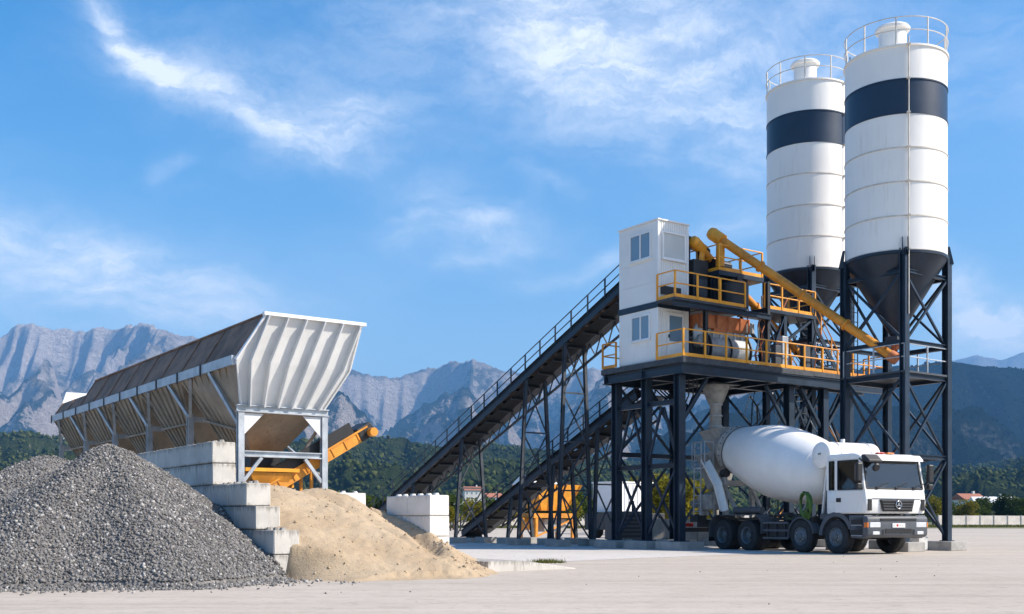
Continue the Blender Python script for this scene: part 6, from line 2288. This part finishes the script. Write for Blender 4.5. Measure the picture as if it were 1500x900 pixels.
def tree(kind, x, y, s, label, group, mid=None):
    if mid is not None:      # say how big it stands next to its neighbours
        word = 'tall' if s > mid * 1.07 else ('small' if s < mid * .93 else 'medium sized')
        label, group = word + ' ' + label, word + ' ' + group
    me, tk = PROTO[kind][_tc[0] % len(PROTO[kind])]
    _tc[0] += 1
    t = thing('broadleaf_tree' if kind != 'y' else 'leafy_shrub', label, 'tree' if kind != 'y' else 'shrub', (x, y, 0), random.uniform(0, 6.28), group)
    t.scale = (s * random.uniform(.9, 1.15), s * random.uniform(.9, 1.15), s)
    inst('crown', me, t)
    inst('trunk', tk, t)
    return t


rt = random.Random(21)
for k in range(26):       # behind the wall, right of the silos
    px_ = 1330 + k * 12 + rt.uniform(-5, 5)
    Yd = rt.uniform(216, 245)
    kind = rt.choice(['y', 'y', 'g', 'g', 'd'])
    if px_ > 1430:
        kind = rt.choice(['g', 'd', 'd'])
    X = (px_ - 750) / F * Yd
    s = {'y': 1.15, 'g': .95, 'd': .9}[kind] * rt.uniform(.8, 1.2)
    tree(kind, X, Yd, s, {'y': 'yellow green bush growing behind the boundary wall', 'g': 'mid green tree growing behind the boundary wall',
                          'd': 'dark green tree growing behind the boundary wall'}[kind], {'y': 'yellow green bushes behind the wall', 'g': 'mid green trees behind the wall', 'd': 'dark trees behind the wall'}[kind], {'y': 1.15, 'g': .95, 'd': .9}[kind])
for k in range(46):       # behind the conveyors and below the hopper
    px_ = 470 + k * 12.5 + rt.uniform(-6, 6)
    Yd = rt.uniform(92, 175)
    kind = rt.choice(['y', 'g', 'g', 'd', 'y'])
    X = (px_ - 750) / F * Yd
    s = {'y': .80, 'g': .72, 'd': .62}[kind] * rt.uniform(.75, 1.15) * (Yd / 130)
    tree(kind, X, Yd, s, {'y': 'yellow green bush in the belt beyond the conveyors', 'g': 'mid green tree in the belt beyond the conveyors',
                          'd': 'dark green tree in the belt beyond the conveyors'}[kind], {'y': 'yellow bushes beyond the conveyors', 'g': 'green trees beyond the conveyors', 'd': 'dark trees beyond the conveyors'}[kind], {'y': .80, 'g': .72, 'd': .62}[kind])
for (px_, Yd, s, kind) in ((935, 80, .9, 'y'), (965, 84, 1.0, 'y'), (990, 78, .95, 'y'), (1012, 82, .9, 'y'), (900, 88, .8, 'g'), (945, 95, 1.1, 'y')):
    tree(kind, (px_ - 750) / F * Yd, Yd, s, 'yellow green bush seen under the tower deck' if kind == 'y' else 'mid green tree seen under the tower deck',
         'bushes under the tower deck' if kind == 'y' else None)
for (px_, Yd, s) in ((-10, 150, 1.3), (20, 160, 1.2), (45, 170, 1.1), (70, 165, 1.2), (-60, 150, 1.3)):
    tree('d', (px_ - 750) / F * Yd, Yd, s, 'dark green tree far behind the gravel heaps', 'dark trees behind the gravel')


# ---- houses of the village at the foot of the hills
def house(x, y, w_, d, h, rz, label, roof='roof_tile', z=0.0):
    t = thing('village_house', label, 'house', (x, y, z), rz)
    wl = MB().bx(-w_ / 2, w_ / 2, -d / 2, d / 2, -1.0, h).build('wall', 'plaster', t)
    MB().prism([(-w_ / 2 - .3, -d / 2 - .4, h), (-w_ / 2 - .3, d / 2 + .4, h), (-w_ / 2 - .3, 0, h + d * .26)], (w_ + .6, 0, 0)).build('roof', roof, t)
    for k in range(int(w_ // 2.4)):
        xx = -w_ / 2 + 1.3 + k * 2.4
        for zz in ([1.0] if h < 4 else [1.0, 3.6]):
            wd = MB().bx(xx - .5, xx + .5, -d / 2 - .06, -d / 2 - .003, zz, zz + 1.3).build('window', 'white', t)
            MB().bx(xx - .4, xx + .4, -d / 2 - .08, -d / 2 - .062, zz + .1, zz + 1.2).build('pane', 'pane', wd)
    MB().bx(w_ * .2, w_ * .2 + .7, -.35, .35, h + d * .1, h + d * .26 + .8).build('chimney', 'plaster', t)
    return t


for (px_, py_, Yd, w_, h, rz, lab, roof) in (
        (692, 716, 560, 9, 5.6, 10, 'pale two storey house with red roof beyond the conveyors', 'roof_tile'),
        (668, 738, 420, 16, 3.2, -12, 'long low white building with white roof beyond the conveyors', 'white'),
        (722, 726, 520, 8, 4.8, 25, 'small pale house with red roof beside the trees beyond the conveyors', 'roof_tile'),
        (1452, 733, 330, 11, 4.6, -8, 'low pale house with white roof among trees past the boundary wall', 'white'),
        (1418, 728, 360, 8, 5.6, 14, 'narrow pale house with red roof past the boundary wall', 'roof_tile')):
    z = max(0.0, CAM_H + (HORIZON - py_) / F * Yd - h - 1.0)
    house((px_ - 750) / F * Yd, Yd, w_, 8, h, R(rz), lab, roof, z)

# ---- rough grass strips (nobody could count the blades)
def grass_strip(name, label, pts, hmin, hmax, wd):
    rr = np.random.RandomState(3)
    n = len(pts)
    a = rr.rand(n) * 6.28
    h = hmin + (hmax - hmin) * rr.rand(n)
    dx, dy = np.cos(a) * wd, np.sin(a) * wd
    lean = rr.randn(n, 2) * .3 * h[:, None]
    P = np.asarray(pts)
    V = np.empty((n, 3, 3))
    V[:, 0] = np.stack([P[:, 0] - dx, P[:, 1] - dy, P[:, 0] * 0], -1)
    V[:, 1] = np.stack([P[:, 0] + dx, P[:, 1] + dy, P[:, 0] * 0], -1)
    V[:, 2] = np.stack([P[:, 0] + lean[:, 0], P[:, 1] + lean[:, 1], h], -1)
    me = bpy.data.meshes.new(name)
    me.from_pydata(V.reshape(-1, 3).tolist(), [], np.arange(n * 3).reshape(n, 3).tolist())
    me.materials.append(M['grass'])
    o = link(bpy.data.objects.new(name, me))
    return tag(o, label, 'grass', kind='stuff')


gp = np.stack([rs.uniform(-35, 115, 16000), 0 * np.zeros(16000)], -1)
gp[:, 1] = 168.5 - rs.rand(16000) ** 1.5 * 24 + (gp[:, 0] + 30) * math.tan(R(16.0))
grass_strip('grass', 'strip of rough grass in front of the boundary wall', gp, .1, .45, .12)
tf = np.stack([.85 + rs.randn(420) * .22, 27.1 + rs.randn(420) * .18], -1)
grass_strip('grass_tuft', 'small dry grass tuft at the tip of the concrete slab', tf, .03, .14, .012)
